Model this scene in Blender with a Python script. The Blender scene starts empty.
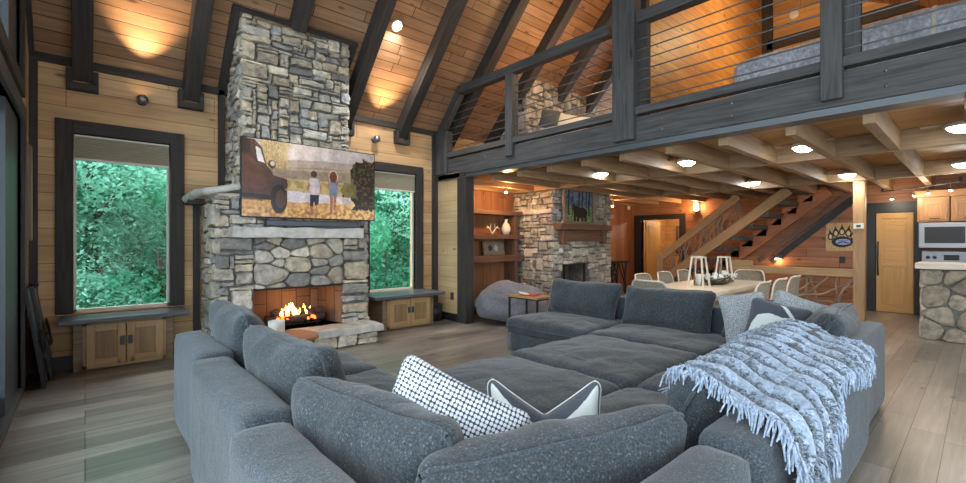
import bpy, math, random
from mathutils import Vector, Matrix, noise, Euler
random.seed(7)
C = bpy.context.scene.collection
sc = bpy.context.scene
PI = math.pi
# ------------------------------------------------------------------ camera
cd = bpy.data.cameras.new('camera'); cam = bpy.data.objects.new('camera', cd); C.objects.link(cam)
cd.sensor_width = 36; cd.lens = 36*446.5/966; cd.clip_start = .02; cd.clip_end = 200
cam.location = (0, 0, 1.45); cam.rotation_euler = (PI/2, 0, -math.atan2(398, 446.5))
sc.camera = cam
# ------------------------------------------------------------------ world / exposure
w = bpy.data.worlds.new('sky'); sc.world = w; w.use_nodes = True
bg = w.node_tree.nodes['Background']; bg.inputs[0].default_value = (.76, .89, 1, 1); bg.inputs[1].default_value = 3.5
sc.view_settings.view_transform = 'Standard'; sc.view_settings.look = 'None'
sc.view_settings.gamma = 1; sc.view_settings.use_curve_mapping = False; sc.view_settings.exposure = 0.66
SUN = bpy.data.lights.new('sun', 'SUN'); SUN.energy = 5; SUN.angle = .3; SUN.color = (1, .98, .9)
so = bpy.data.objects.new('sun', SUN); C.objects.link(so); so.rotation_euler = (math.radians(-24), math.radians(-14), 0)

def lamp(name, kind, loc, energy, color, size=.1, rot=None, spot=None, blend=.6):
    L = bpy.data.lights.new(name, kind); L.energy = energy; L.color = color
    if kind == 'AREA': L.shape = 'DISK'; L.size = size
    else: L.shadow_soft_size = size
    if kind == 'SPOT': L.spot_size = spot; L.spot_blend = blend
    o = bpy.data.objects.new(name, L); C.objects.link(o); o.location = loc
    if rot: o.rotation_euler = rot
    return o
# ------------------------------------------------------------------ materials
def newmat(name, rough=.6, metal=0):
    m = bpy.data.materials.new(name); m.use_nodes = True
    nt = m.node_tree; b = nt.nodes['Principled BSDF']
    b.inputs['Roughness'].default_value = rough; b.inputs['Metallic'].default_value = metal
    return m, nt, b
def N(nt, t, **kw):
    n = nt.nodes.new(t)
    for k, v in kw.items():
        if k in n.inputs: n.inputs[k].default_value = v
        else: setattr(n, k, v)
    return n
def ramp(nt, src, stops):
    r = nt.nodes.new('ShaderNodeValToRGB'); e = r.color_ramp.elements
    while len(e) < len(stops): e.new(.5)
    for i, (p, c) in enumerate(stops):
        e[i].position = p; e[i].color = (*c, 1) if len(c) == 3 else c
    nt.links.new(src, r.inputs[0]); return r.outputs[0]
def mixc(nt, a, b, f, mode='MIX'):
    m = nt.nodes.new('ShaderNodeMix'); m.data_type = 'RGBA'; m.blend_type = mode
    for v, s in ((f, m.inputs[0]), (a, m.inputs[6]), (b, m.inputs[7])):
        if isinstance(v, (int, float)): s.default_value = v
        elif isinstance(v, tuple): s.default_value = (*v, 1)
        else: nt.links.new(v, s)
    return m.outputs[2]
def uvmap(nt, scale=(1, 1, 1), kind='UV'):
    t = nt.nodes.new('ShaderNodeTexCoord'); mp = nt.nodes.new('ShaderNodeMapping')
    mp.inputs['Scale'].default_value = scale
    nt.links.new(t.outputs[kind], mp.inputs[0]); return mp.outputs[0]
def bump(nt, b, h, strength=.3, dist=.01):
    n = nt.nodes.new('ShaderNodeBump'); n.inputs['Strength'].default_value = strength; n.inputs['Distance'].default_value = dist
    nt.links.new(h, n.inputs['Height']); nt.links.new(n.outputs[0], b.inputs['Normal'])
def grain(nt, sc_=1.0, u=1.6, v=26):
    n = N(nt, 'ShaderNodeTexNoise', Scale=1.0*sc_, Detail=7.0, Roughness=.62, Distortion=.6)
    nt.links.new(uvmap(nt, (u, v, 1)), n.inputs['Vector']); return n.outputs[0]
def wood(name, c1, c2, rough=.55, u=1.6, v=26, bs=.25, knots=True):
    m, nt, b = newmat(name, rough); g = grain(nt, 1, u, v)
    col = ramp(nt, g, [(.3, c1), (.7, c2)])
    if knots:
        vo = N(nt, 'ShaderNodeTexVoronoi', Scale=1.0); nt.links.new(uvmap(nt, (1.3, 5, 1)), vo.inputs['Vector'])
        k = ramp(nt, vo.outputs['Distance'], [(.04, (.25, .2, .18)), (.13, (1, 1, 1))])
        col = mixc(nt, col, k, 1.0, 'MULTIPLY')
    nt.links.new(col, b.inputs['Base Color']); bump(nt, b, g, bs, .004); return m
def planks(name, c1, c2, row, length, rough=.5, gap=(.03, .018, .01), gs=.012, var=.35, bs=.4, tint=.5):
    m, nt, b = newmat(name, rough); uv = uvmap(nt)
    br = N(nt, 'ShaderNodeTexBrick', Color1=(*c1, 1), Color2=(*c2, 1), Mortar=(*gap, 1), Scale=1.0)
    br.inputs['Mortar Size'].default_value = gs*.5; br.inputs['Mortar Smooth'].default_value = .3
    br.inputs['Brick Width'].default_value = length; br.inputs['Row Height'].default_value = row
    br.offset = .37; br.offset_frequency = 3; br.squash = .8; br.squash_frequency = 2
    nt.links.new(uv, br.inputs['Vector'])
    g = grain(nt, 1, 1.1, 22)
    gl = ramp(nt, g, [(.25, (1-var,)*3), (.75, (1+var*.5,)*3)])
    col = mixc(nt, br.outputs['Color'], gl, 1.0, 'MULTIPLY')
    vo = N(nt, 'ShaderNodeTexVoronoi', Scale=1.0); nt.links.new(uvmap(nt, (1.9, 5, 1)), vo.inputs['Vector'])
    k = ramp(nt, vo.outputs['Distance'], [(.05, (.35, .25, .2)), (.14, (1, 1, 1))])
    col = mixc(nt, col, k, 1.0, 'MULTIPLY')
    n2 = N(nt, 'ShaderNodeTexNoise', Scale=.9, Detail=3.0); nt.links.new(uvmap(nt, (1, 3, 1)), n2.inputs['Vector'])
    col = mixc(nt, col, ramp(nt, n2.outputs[0], [(.35, (1-tint*.35, 1-tint*.4, 1-tint*.45)), (.65, (1.1, 1.08, 1.05))]), 1.0, 'MULTIPLY')
    nt.links.new(col, b.inputs['Base Color'])
    inv = N(nt, 'ShaderNodeMath', operation='SUBTRACT'); inv.inputs[0].default_value = 1
    nt.links.new(br.outputs['Fac'], inv.inputs[1]); bump(nt, b, inv.outputs[0], bs, .006); return m
def flat(name, c, rough=.5, metal=0, emit=None, es=1):
    m, nt, b = newmat(name, rough, metal); b.inputs['Base Color'].default_value = (*c, 1)
    if emit: b.inputs['Emission Color'].default_value = (*emit, 1); b.inputs['Emission Strength'].default_value = es
    return m
def mottled(name, c1, c2, scale=8, rough=.6, metal=0, bs=.2, kind='Object', det=5.0):
    m, nt, b = newmat(name, rough, metal)
    n = N(nt, 'ShaderNodeTexNoise', Scale=float(scale), Detail=det, Roughness=.6); nt.links.new(uvmap(nt, kind=kind), n.inputs['Vector'])
    nt.links.new(ramp(nt, n.outputs[0], [(.32, c1), (.68, c2)]), b.inputs['Base Color']); bump(nt, b, n.outputs[0], bs, .01); return m
def stone_mat(name, k=1.0):
    m, nt, b = newmat(name, .85)
    a = nt.nodes.new('ShaderNodeVertexColor'); a.layer_name = 'Col'
    n = N(nt, 'ShaderNodeTexNoise', Scale=9.0, Detail=8.0, Roughness=.7); nt.links.new(uvmap(nt, kind='Object'), n.inputs['Vector'])
    c = mixc(nt, a.outputs[0], ramp(nt, n.outputs[0], [(.3, (.45*k, .45*k, .47*k)), (.5, (.95*k, .93*k, .9*k)), (.72, (1.45*k, 1.4*k, 1.32*k))]), 1.0, 'MULTIPLY')
    nt.links.new(c, b.inputs['Base Color']); bump(nt, b, n.outputs[0], .6, .03); return m
def vcol_mat(name, emit=0, rough=.6, bs=0):
    m, nt, b = newmat(name, rough); a = nt.nodes.new('ShaderNodeVertexColor'); a.layer_name = 'Col'
    if emit:
        b.inputs['Base Color'].default_value = (.01, .01, .01, 1); nt.links.new(a.outputs[0], b.inputs['Emission Color']); b.inputs['Emission Strength'].default_value = emit
        b.inputs['Roughness'].default_value = .25
    else: nt.links.new(a.outputs[0], b.inputs['Base Color'])
    return m
def fabric(name, c1, c2, speck=(.15, .18, .20), sc1=130, amt=.66, crease=.25):
    m, nt, b = newmat(name, .95)
    n = N(nt, 'ShaderNodeTexNoise', Scale=float(sc1), Detail=2.0, Roughness=.7); nt.links.new(uvmap(nt, kind='Object'), n.inputs['Vector'])
    l = N(nt, 'ShaderNodeTexNoise', Scale=3.0, Detail=3.0); nt.links.new(uvmap(nt, kind='Object'), l.inputs['Vector'])
    base = ramp(nt, n.outputs[0], [(.35, c1), (.62, c2), (amt+.04, speck)])
    c = mixc(nt, base, ramp(nt, l.outputs[0], [(.3, (.8, .8, .8)), (.7, (1.15, 1.15, 1.15))]), 1.0, 'MULTIPLY')
    nt.links.new(c, b.inputs['Base Color']); b.inputs['Sheen Weight'].default_value = .2
    b.inputs['Sheen Roughness'].default_value = .5
    cr = N(nt, 'ShaderNodeTexNoise', Scale=4.0, Detail=4.0, Roughness=.5, Distortion=.8); nt.links.new(uvmap(nt, kind='Object'), cr.inputs['Vector'])
    b1 = nt.nodes.new('ShaderNodeBump'); b1.inputs['Strength'].default_value = crease; b1.inputs['Distance'].default_value = .05; nt.links.new(cr.outputs[0], b1.inputs['Height'])
    b2 = nt.nodes.new('ShaderNodeBump'); b2.inputs['Strength'].default_value = .5; b2.inputs['Distance'].default_value = .004; nt.links.new(n.outputs[0], b2.inputs['Height']); nt.links.new(b1.outputs[0], b2.inputs['Normal']); nt.links.new(b2.outputs[0], b.inputs['Normal']); return m
def glass(name, tint=(.95, .98, 1), refl=.08):
    m, nt, b = newmat(name, .02); out = nt.nodes['Material Output']
    tr = N(nt, 'ShaderNodeBsdfTransparent'); tr.inputs[0].default_value = (*tint, 1)
    gl = N(nt, 'ShaderNodeBsdfGlossy'); gl.inputs['Roughness'].default_value = .03
    fr = N(nt, 'ShaderNodeFresnel'); fr.inputs[0].default_value = 1.13
    ms = N(nt, 'ShaderNodeMixShader'); nt.links.new(fr.outputs[0], ms.inputs[0]); nt.links.new(tr.outputs[0], ms.inputs[1]); nt.links.new(gl.outputs[0], ms.inputs[2])
    nt.links.new(ms.outputs[0], out.inputs[0]); nt.nodes.remove(b); return m

M = {}
M['wall'] = planks('pale_pine_planks', (.56, .34, .155), (.70, .46, .235), .2, 2.6, .55, gap=(.2, .1, .05), gs=.008, var=.25)
M['stub'] = planks('blonde_planks', (.6, .42, .22), (.68, .49, .28), .2, 2.2, .5, gap=(.3, .18, .08), gs=.006, var=.15)
M['roof'] = planks('roof_pine_planks', (.30, .165, .085), (.44, .26, .145), .15, 2.3, .45, gap=(.025, .012, .008), gs=.012, var=.35)
M['floor'] = planks('grey_oak_floor', (.19, .17, .145), (.35, .31, .265), .19, 1.6, .28, gap=(.06, .05, .042), gs=.006, var=.38, bs=.2)
M['cedar'] = planks('red_cedar_planks', (.27, .11, .048), (.37, .165, .072), .22, 3.0, .5, gap=(.1, .03, .015), gs=.01, var=.4)
M['deck'] = planks('honey_plywood', (.5, .27, .1), (.62, .35, .14), 1.2, 2.4, .5, var=.2)
M['loftwall'] = planks('golden_planks', (.5, .25, .08), (.62, .34, .12), .14, 2.4, .5, gap=(.2, .09, .03), gs=.008, var=.35)
M['dark'] = wood('charcoal_timber', (.017, .014, .012), (.055, .046, .039), .7)
M['grey'] = wood('grey_timber', (.026, .025, .024), (.095, .092, .090), .72)  # on loft beams: charcoal timber with the cool light put into its grey
M['black'] = flat('black_paint', (.012, .012, .014), .45)
M['steel'] = flat('grey_painted_steel', (.085, .095, .105), .4, .3)
M['metal'] = flat('brushed_metal', (.30, .30, .31), .42, 1)
M['cable'] = flat('steel_rod', (.16, .17, .17), .4, .7)
M['timber'] = wood('honey_timber', (.27, .15, .065), (.43, .265, .125), .5, bs=.2)
M['joist'] = wood('joist_timber', (.21, .13, .065), (.37, .235, .12), .55)
M['timber_red'] = wood('reddish_timber', (.30, .10, .04), (.46, .19, .08), .5)
M['brown'] = wood('brown_timber', (.09, .045, .028), (.17, .085, .05), .5)
M['cab'] = wood('light_cabinet_oak', (.34, .20, .09), (.52, .33, .155), .45)
M['cab_dark'] = wood('worn_cabinet_panel', (.13, .085, .045), (.3, .2, .11), .55)
M['cabp'] = wood('recessed_oak_panel', (.20, .12, .055), (.36, .22, .10), .5)
M['bench'] = wood('slate_painted_board', (.055, .058, .065), (.13, .135, .15), .3, v=14)
M['door'] = wood('yellow_pine_door', (.5, .27, .08), (.6, .36, .13), .4, bs=.1, knots=False)
M['kitchen'] = wood('hickory_cabinet', (.36, .16, .05), (.56, .29, .11), .4)
M['bark'] = wood('peeled_branch', (.16, .10, .07), (.36, .26, .19), .7, u=3, v=10, knots=False)
M['barkd'] = wood('dark_branch', (.05, .035, .025), (.14, .1, .07), .7, u=3, v=10, knots=False)
M['stone'] = stone_mat('stacked_field_stone')
M['mortar'] = mottled('dark_mortar', (.09, .085, .075), (.22, .20, .18), 14, .95)  # dark mottled mortar colour behind and between the stones
M['hearthstone'] = mottled('grey_slab_stone', (.36, .34, .31), (.66, .62, .55), 6, .8, bs=.6)
M['sofa'] = fabric('slate_tweed', (.019, .026, .032), (.064, .082, .097))
M['sofa_l'] = fabric('slate_tweed_cushion', (.017, .023, .027), (.054, .067, .077), sc1=110, crease=.5)
M['bean'] = fabric('grey_plush', (.10, .10, .115), (.19, .19, .21), sc1=60)
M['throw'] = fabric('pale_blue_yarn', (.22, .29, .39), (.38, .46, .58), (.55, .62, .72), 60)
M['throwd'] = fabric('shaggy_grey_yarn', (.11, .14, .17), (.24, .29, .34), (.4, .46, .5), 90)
M['slate'] = fabric('slate_blue_cotton', (.045, .055, .07), (.075, .09, .11), (.1, .12, .14), 220)
M['white'] = flat('off_white_cotton', (.62, .66, .64), .9)
M['quilt'] = fabric('pale_grey_quilt', (.33, .37, .43), (.6, .65, .72), (.8, .84, .88), 22)
M['cream'] = flat('cream_ceramic', (.7, .66, .58), .4)
M['tabletop'] = wood('bleached_table', (.55, .47, .36), (.75, .67, .55), .35, knots=False)
M['wicker'] = mottled('grey_wicker', (.13, .105, .075), (.40, .34, .26), 70, .8, bs=.8)
M['glass'] = glass('window_glass')
M['leafd'] = mottled('green_leaves', (.04, .20, .12), (.17, .56, .36), .8, .5, kind='Object')
M['leafl'] = mottled('light_green_leaves', (.10, .36, .22), (.50, .86, .72), .9, .5, kind='Object')  # pale end of the ramp paints bluish-white sky highlights on the leaves
for k in ('leafd', 'leafl'):
    nt = M[k].node_tree; b = nt.nodes['Principled BSDF']; tl_ = N(nt, 'ShaderNodeBsdfTranslucent'); ms = N(nt, 'ShaderNodeMixShader'); ms.inputs[0].default_value = .5
    nt.links.new(b.inputs['Base Color'].links[0].from_socket, tl_.inputs[0]); nt.links.new(b.outputs[0], ms.inputs[1]); nt.links.new(tl_.outputs[0], ms.inputs[2]); nt.links.new(ms.outputs[0], nt.nodes['Material Output'].inputs[0])
M['grass'] = mottled('forest_floor', (.03, .10, .03), (.10, .25, .08), .6, .9)
M['shade'] = flat('cellular_shade_fabric', (.40, .36, .26), .9)
M['lamp'] = flat('lamp_lens', (1, 1, 1), .3, 0, (.93, .97, 1), 25)
M['lampw'] = flat('warm_bulb', (1, .9, .7), .3, 0, (1, .72, .4), 16)
M['fire'] = flat('flame', (1, .5, .1), .5, 0, (1, .5, .12), 5)
M['ember'] = flat('ember', (.6, .1, .02), .8, 0, (1, .16, .03), 2.5)
M['log'] = mottled('charred_log', (.012, .01, .009), (.09, .055, .04), 16, .9, bs=.8)
M['firebrick'] = planks('firebox_panel', (.17, .10, .065), (.24, .15, .095), .22, .6, .8, var=.3)
M['red'] = flat('red_cover', (.45, .03, .03), .5)
M['wax'] = flat('milky_candle_glass', (.62, .6, .55), .3)
M['screenbox'] = flat('graphite_plastic', (.05, .055, .065), .35)

# ------------------------------------------------------------------ mesh builder
class MB:
    def __init__(s): s.v = []; s.f = []; s.uv = []; s.c = []; s.col = (1, 1, 1); s.smooth = []; s.T = Matrix.Identity(4)
    def add(s, vs, fs, uvs=None, sm=False, cols=None):
        b = len(s.v); s.v += [s.T @ Vector(p) for p in vs]
        for i, f in enumerate(fs):
            s.f.append([b+k for k in f]); s.smooth.append(sm); s.c.append(s.col if cols is None else cols[i])
            if uvs: s.uv.append(uvs[i])
            else:
                P = [Vector(vs[k]) for k in f]; n = (P[1]-P[0]).cross(P[2]-P[1]); a = max(range(3), key=lambda q: abs(n[q]))
                x, y = [q for q in range(3) if q != a]; s.uv.append([(p[x], p[y]) for p in P])
    def box(s, a, b, ax=None, bev=0):
        x0, y0, z0 = (min(a[i], b[i]) for i in range(3)); x1, y1, z1 = (max(a[i], b[i]) for i in range(3))
        d = (x1-x0, y1-y0, z1-z0); L = ax if ax is not None else max(range(3), key=lambda q: d[q])
        vs = [(x, y, z) for x in (x0, x1) for y in (y0, y1) for z in (z0, z1)]
        fs = [(0, 1, 3, 2), (4, 6, 7, 5), (0, 4, 5, 1), (2, 3, 7, 6), (0, 2, 6, 4), (1, 5, 7, 3)]; na = (0, 0, 1, 1, 2, 2)
        ou, ov = random.random()*9, random.random()*9; uvs = []
        for f, n in zip(fs, na):
            o = [q for q in range(3) if q != n]
            if L in o: u = L; v = [q for q in o if q != L][0]
            else: u, v = o
            uvs.append([(vs[k][u]+ou, vs[k][v]+ov) for k in f])
        s.add(vs, fs, uvs)
    def tube(s, pts, r, n=8, cap=True, rr=None):
        pts = [Vector(p) for p in pts]; vs = []; L = 0; ls = []
        up = Vector((.123, .977, .2))
        for i, p in enumerate(pts):
            if i: L += (p-pts[i-1]).length
            ls.append(L)
            d = (pts[min(i+1, len(pts)-1)]-pts[max(i-1, 0)]).normalized()
            a = d.cross(up); 
            if a.length < .05: a = d.cross(Vector((1, 0, 0)))
            a.normalize(); b = d.cross(a); R = rr[i] if rr else r
            vs += [p+(a*math.cos(2*PI*k/n)+b*math.sin(2*PI*k/n))*R for k in range(n)]
        fs = []; uvs = []
        for i in range(len(pts)-1):
            for k in range(n):
                fs.append((i*n+k, i*n+(k+1) % n, (i+1)*n+(k+1) % n, (i+1)*n+k))
                uvs.append([(ls[i], k*.05), (ls[i], k*.05+.05), (ls[i+1], k*.05+.05), (ls[i+1], k*.05)])
        s.add(vs, fs, uvs, True)
        if cap:
            m = len(pts)-1
            s.add([vs[k] for k in range(n)], [tuple(range(n))[::-1]]); s.add([vs[m*n+k] for k in range(n)], [tuple(range(n))])
    def lathe(s, prof, c=(0, 0, 0), n=20, sm=True):
        vs = [(c[0]+r*math.cos(2*PI*k/n), c[1]+r*math.sin(2*PI*k/n), c[2]+z) for r, z in prof for k in range(n)]
        fs = [(i*n+k, i*n+(k+1) % n, (i+1)*n+(k+1) % n, (i+1)*n+k) for i in range(len(prof)-1) for k in range(n)]
        s.add(vs, fs, None, sm)
    def prism(s, poly, d):   # poly of 3D points, extruded by vector d
        n = len(poly); P = [Vector(p) for p in poly]; Q = [p+Vector(d) for p in P]
        s.add(P+Q, [tuple(range(n))[::-1], tuple(range(n, 2*n))]+[(i, (i+1) % n, n+(i+1) % n, n+i) for i in range(n)])
    def beam(s, p, q, w, h, up=(0, 0, 1)):    # rectangular bar from p to q, width w (side), height h (along up)
        p = Vector(p); q = Vector(q); d = (q-p); L = d.length; d.normalize(); sd = d.cross(Vector(up)).normalized(); u = sd.cross(d)
        vs = [p+d*(L*i)+sd*(w*(j-.5))+u*(h*(k-.5)) for i in (0, 1) for j in (0, 1) for k in (0, 1)]
        fs = [(0, 1, 3, 2), (4, 6, 7, 5), (0, 4, 5, 1), (2, 3, 7, 6), (0, 2, 6, 4), (1, 5, 7, 3)]
        o = random.random()*9
        lc = [(L*i, w*j, h*k) for i in (0, 1) for j in (0, 1) for k in (0, 1)]
        uvs = []
        for f, (a, b) in zip(fs, ((1, 2), (1, 2), (0, 2), (0, 2), (0, 1), (0, 1))): uvs.append([(lc[k][a]+o, lc[k][b]+o*.7) for k in f])
        s.add(vs, fs, uvs)
    def build(s, name, mat, parent=None, bev=0, sub=0):
        me = bpy.data.meshes.new(name); off = Vector((0, 0, 0))
        if parent is not None and parent.get('_w'):
            p = parent
            while p: off += p.location; p = p.parent
        me.from_pydata([v-off for v in s.v], [], s.f)
        me.materials.append(M[mat] if isinstance(mat, str) else mat)
        ul = me.uv_layers.new(name='UVMap'); fl = [c for f in s.uv for p in f for c in p]; ul.data.foreach_set('uv', fl)
        if any(c != (1, 1, 1) for c in s.c):
            ca = me.color_attributes.new('Col', 'FLOAT_COLOR', 'CORNER'); cl = []
            for f, c in zip(s.f, s.c):
                if isinstance(c[0], tuple):
                    for q in c: cl += [*q, 1]
                else: cl += [*c, 1]*len(f)
            ca.data.foreach_set('color', cl)
        me.polygons.foreach_set('use_smooth', s.smooth); me.update()
        o = bpy.data.objects.new(name, me); C.objects.link(o)
        if parent is not None: o.parent = parent
        if parent is not None and parent.get('_w'): o['_w'] = 1
        if bev:
            b = o.modifiers.new('bevel', 'BEVEL'); b.width = bev; b.segments = 2; b.limit_method = 'ANGLE'; b.harden_normals = False
        return o
def B(*boxes):
    m = MB()
    for b in boxes: m.box(*b)
    return m
def thing(name, label, cat, loc=(0, 0, 0), group=None, world=True):
    o = bpy.data.objects.new(name, None); C.objects.link(o); o.location = loc; o['label'] = label; o['category'] = cat
    o.empty_display_size = .05
    if world: o['_w'] = 1
    if group: o['group'] = group
    return o
def tag(o, label, cat, group=None, kind=None):
    o['label'] = label; o['category'] = cat
    if group: o['group'] = group
    if kind: o['kind'] = kind
    return o
def struct(o, label=None):
    o['kind'] = 'structure'
    if label: o['label'] = label
    return o
def dup(r, loc=None, rotz=None, label=None):
    def cp(o, par):
        c = o.copy(); C.objects.link(c); c.parent = par
        for ch in o.children: cp(ch, c)
        return c
    c = cp(r, None)
    if loc: c.location = loc
    if rotz is not None: c.rotation_euler = (0, 0, rotz)
    if label: c['label'] = label
    return c
def setw(o): o['_w'] = 1; return o

# stacked stones on a rectangle: origin O, axes U (w), V (h), outward N
PAL = [(.46, .42, .35), (.54, .49, .40), (.37, .35, .31), (.60, .54, .44), (.48, .41, .31), (.38, .38, .36), (.56, .48, .36), (.28, .27, .25), (.64, .59, .50)]
PALW = [(.42, .39, .32), (.52, .49, .42), (.34, .31, .26), (.47, .43, .36), (.56, .52, .44), (.38, .36, .32), (.30, .29, .27)]
def stone_face(mb, O, U, V, Nn, w, h, depth=.07, cell=.06, seed=1, skip=None, big=(2, 7, 1, 3), pal=PAL, bigprob=.12):
    rg = random.Random(seed); nx = max(1, round(w/cell)); ny = max(1, round(h/cell)); cx, cy = w/nx, h/ny
    occ = [[False]*nx for _ in range(ny)]; O, U, V, Nn = map(Vector, (O, U, V, Nn))
    if skip:
        for j in range(ny):
            for i in range(nx):
                x, y = (i+.5)*cx, (j+.5)*cy
                for (a, b, c, d) in skip:
                    if a < x < c and b < y < d: occ[j][i] = True
    for j in range(ny):
        for i in range(nx):
            if occ[j][i]: continue
            if rg.random() < bigprob: ww, hh = rg.randint(3, big[1]), rg.randint(big[3], big[3]+2)
            else: ww, hh = rg.randint(big[0], big[1]), rg.randint(big[2], big[3])
            a = 0
            while a < ww and i+a < nx and not occ[j][i+a]: a += 1
            b = 1
            while b < hh and j+b < ny and not any(occ[j+b][i:i+a]): b += 1
            if i+a < nx and nx-(i+a) == 1 and not occ[j][i+a] and not any(occ[min(j+q, ny-1)][i+a] for q in range(b)): a += 1
            for q in range(b):
                for p in range(a): occ[j+q][i+p] = True
            x0, y0, x1, y1 = i*cx, j*cy, (i+a)*cx, (j+b)*cy; W, Hh = x1-x0, y1-y0; g = .004
            # irregular outline
            pts = []; k = 5 if max(W, Hh) > .2 else 4; cutr = min(W, Hh)*.13; jj = min(W, Hh)*.16
            cs = [(x0+g, y0+g), (x1-g, y0+g), (x1-g, y1-g), (x0+g, y1-g)]; cs = [(a_+rg.uniform(-.3, 1)*jj*(1 if a_ < (x0+x1)/2 else -1), b_+rg.uniform(-.3, 1)*jj*(1 if b_ < (y0+y1)/2 else -1)) for a_, b_ in cs]
            for q in range(4):
                ax, ay = cs[q]; bx, by = cs[(q+1) % 4]; L = math.hypot(bx-ax, by-ay)
                c0 = cutr*rg.uniform(.3, 1.3)/L; c1 = 1-cutr*rg.uniform(.3, 1.3)/L
                nx_, ny_ = (by-ay)/L, -(bx-ax)/L
                for r in range(k):
                    t = c0+(c1-c0)*r/(k-1); jt = rg.uniform(-.010, .006) if 0 < r < k-1 else 0
                    pts.append((ax+(bx-ax)*t+nx_*jt, ay+(by-ay)*t+ny_*jt))
            n = len(pts); mx, my = (x0+x1)/2, (y0+y1)/2; dd = depth*rg.uniform(.45, 1.25)
            tx, ty = rg.uniform(-.12, .12)*depth, rg.uniform(-.2, .1)*depth
            c = rg.choice(pal); kk = rg.uniform(.8, 1.2); c = tuple(q*kk for q in c)
            vs = []
            for (sc_, dz) in ((1.0, -.03), (1.0, dd*.62), (.95, dd*.92), (.55, dd*1.0)):
                for (x, y) in pts:
                    X, Y = mx+(x-mx)*sc_, my+(y-my)*sc_
                    P0 = O+U*X+V*Y
                    z = dz+(tx*(X-mx)/W*2+ty*(Y-my)/Hh*2)*(dz > 0)+((noise.noise(P0*9)*.3+noise.noise(P0*23)*.22)*depth if dz > 0 else 0)
                    vs.append(P0+Nn*z)
            vs.append(O+U*mx+V*my+Nn*(dd*1.02))
            fs = [(r*n+q, r*n+(q+1) % n, (r+1)*n+(q+1) % n, (r+1)*n+q) for r in range(3) for q in range(n)]
            fs += [(3*n+q, 3*n+(q+1) % n, 4*n) for q in range(n)]
            mb.col = c; mb.add(vs, fs, None, False)
    mb.col = (1, 1, 1)
def clip(poly, p, n):    # keep side where (x-p).n<=0
    out = []
    for i in range(len(poly)):
        a, b = poly[i], poly[(i+1) % len(poly)]; da = (a[0]-p[0])*n[0]+(a[1]-p[1])*n[1]; db = (b[0]-p[0])*n[0]+(b[1]-p[1])*n[1]
        if da <= 0: out.append(a)
        if (da < 0 < db) or (db < 0 < da):
            t = da/(da-db); out.append((a[0]+(b[0]-a[0])*t, a[1]+(b[1]-a[1])*t))
    return out
def stone_voronoi(mb, O, U, V, Nn, w, h, cell=.25, asp=1.4, depth=.05, seed=1, gap=.012, pal=PAL, skip=None):
    rg = random.Random(seed); O, U, V, Nn = map(Vector, (O, U, V, Nn)); S = []
    for _ in range(4000):
        p = (rg.uniform(0, w), rg.uniform(0, h)*asp); r = cell*rg.uniform(.45, 1.1)
        if all(math.hypot(p[0]-q[0], p[1]-q[1]) > (r+q[2])*.5 for q in S): S.append((*p, r))
    for s_ in S:
        poly = [(0, 0), (w, 0), (w, h*asp), (0, h*asp)]
        for q in S:
            if q is s_ or math.hypot(q[0]-s_[0], q[1]-s_[1]) > cell*3.5: continue
            d = math.hypot(q[0]-s_[0], q[1]-s_[1]); n = ((q[0]-s_[0])/d, (q[1]-s_[1])/d)
            t = .5+(s_[2]**2-q[2]**2)/(2*d*d)*.6; t = max(.25, min(.75, t))
            poly = clip(poly, (s_[0]+n[0]*(d*t-gap), s_[1]+n[1]*(d*t-gap)), n)
            if len(poly) < 3: break
        if len(poly) < 3: continue
        poly = [(x, y/asp) for x, y in poly]; mx = sum(p[0] for p in poly)/len(poly); my = sum(p[1] for p in poly)/len(poly)
        if skip and any(a < mx < c and b < my < d for (a, b, c, d) in skip): continue
        # round corners by chaikin
        pp = poly
        for _ in range(2 if gap > .01 else 1):
            nn = []
            for i in range(len(pp)):
                a, b = pp[i], pp[(i+1) % len(pp)]; nn += [(a[0]*.8+b[0]*.2, a[1]*.8+b[1]*.2), (a[0]*.2+b[0]*.8, a[1]*.2+b[1]*.8)]
            pp = nn
        n = len(pp); dd = depth*rg.uniform(.7, 1.2); c = rg.choice(pal); kk = rg.uniform(.85, 1.15); vs = []
        for (sc_, dz) in ((1, -.03), (1, dd*.5), (.92, dd*.9), (.6, dd)):
            for (x, y) in pp:
                X, Y = mx+(x-mx)*sc_, my+(y-my)*sc_; P0 = O+U*X+V*Y
                vs.append(P0+Nn*(dz+(noise.noise(P0*8)*depth*.35 if dz > 0 else 0)))
        vs.append(O+U*mx+V*my+Nn*dd)
        fs = [(r*n+q, r*n+(q+1) % n, (r+1)*n+(q+1) % n, (r+1)*n+q) for r in range(3) for q in range(n)]+[(3*n+q, 3*n+(q+1) % n, 4*n) for q in range(n)]
        mb.col = tuple(q*kk for q in c); mb.add(vs, fs, None, False)
    mb.col = (1, 1, 1)

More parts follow.
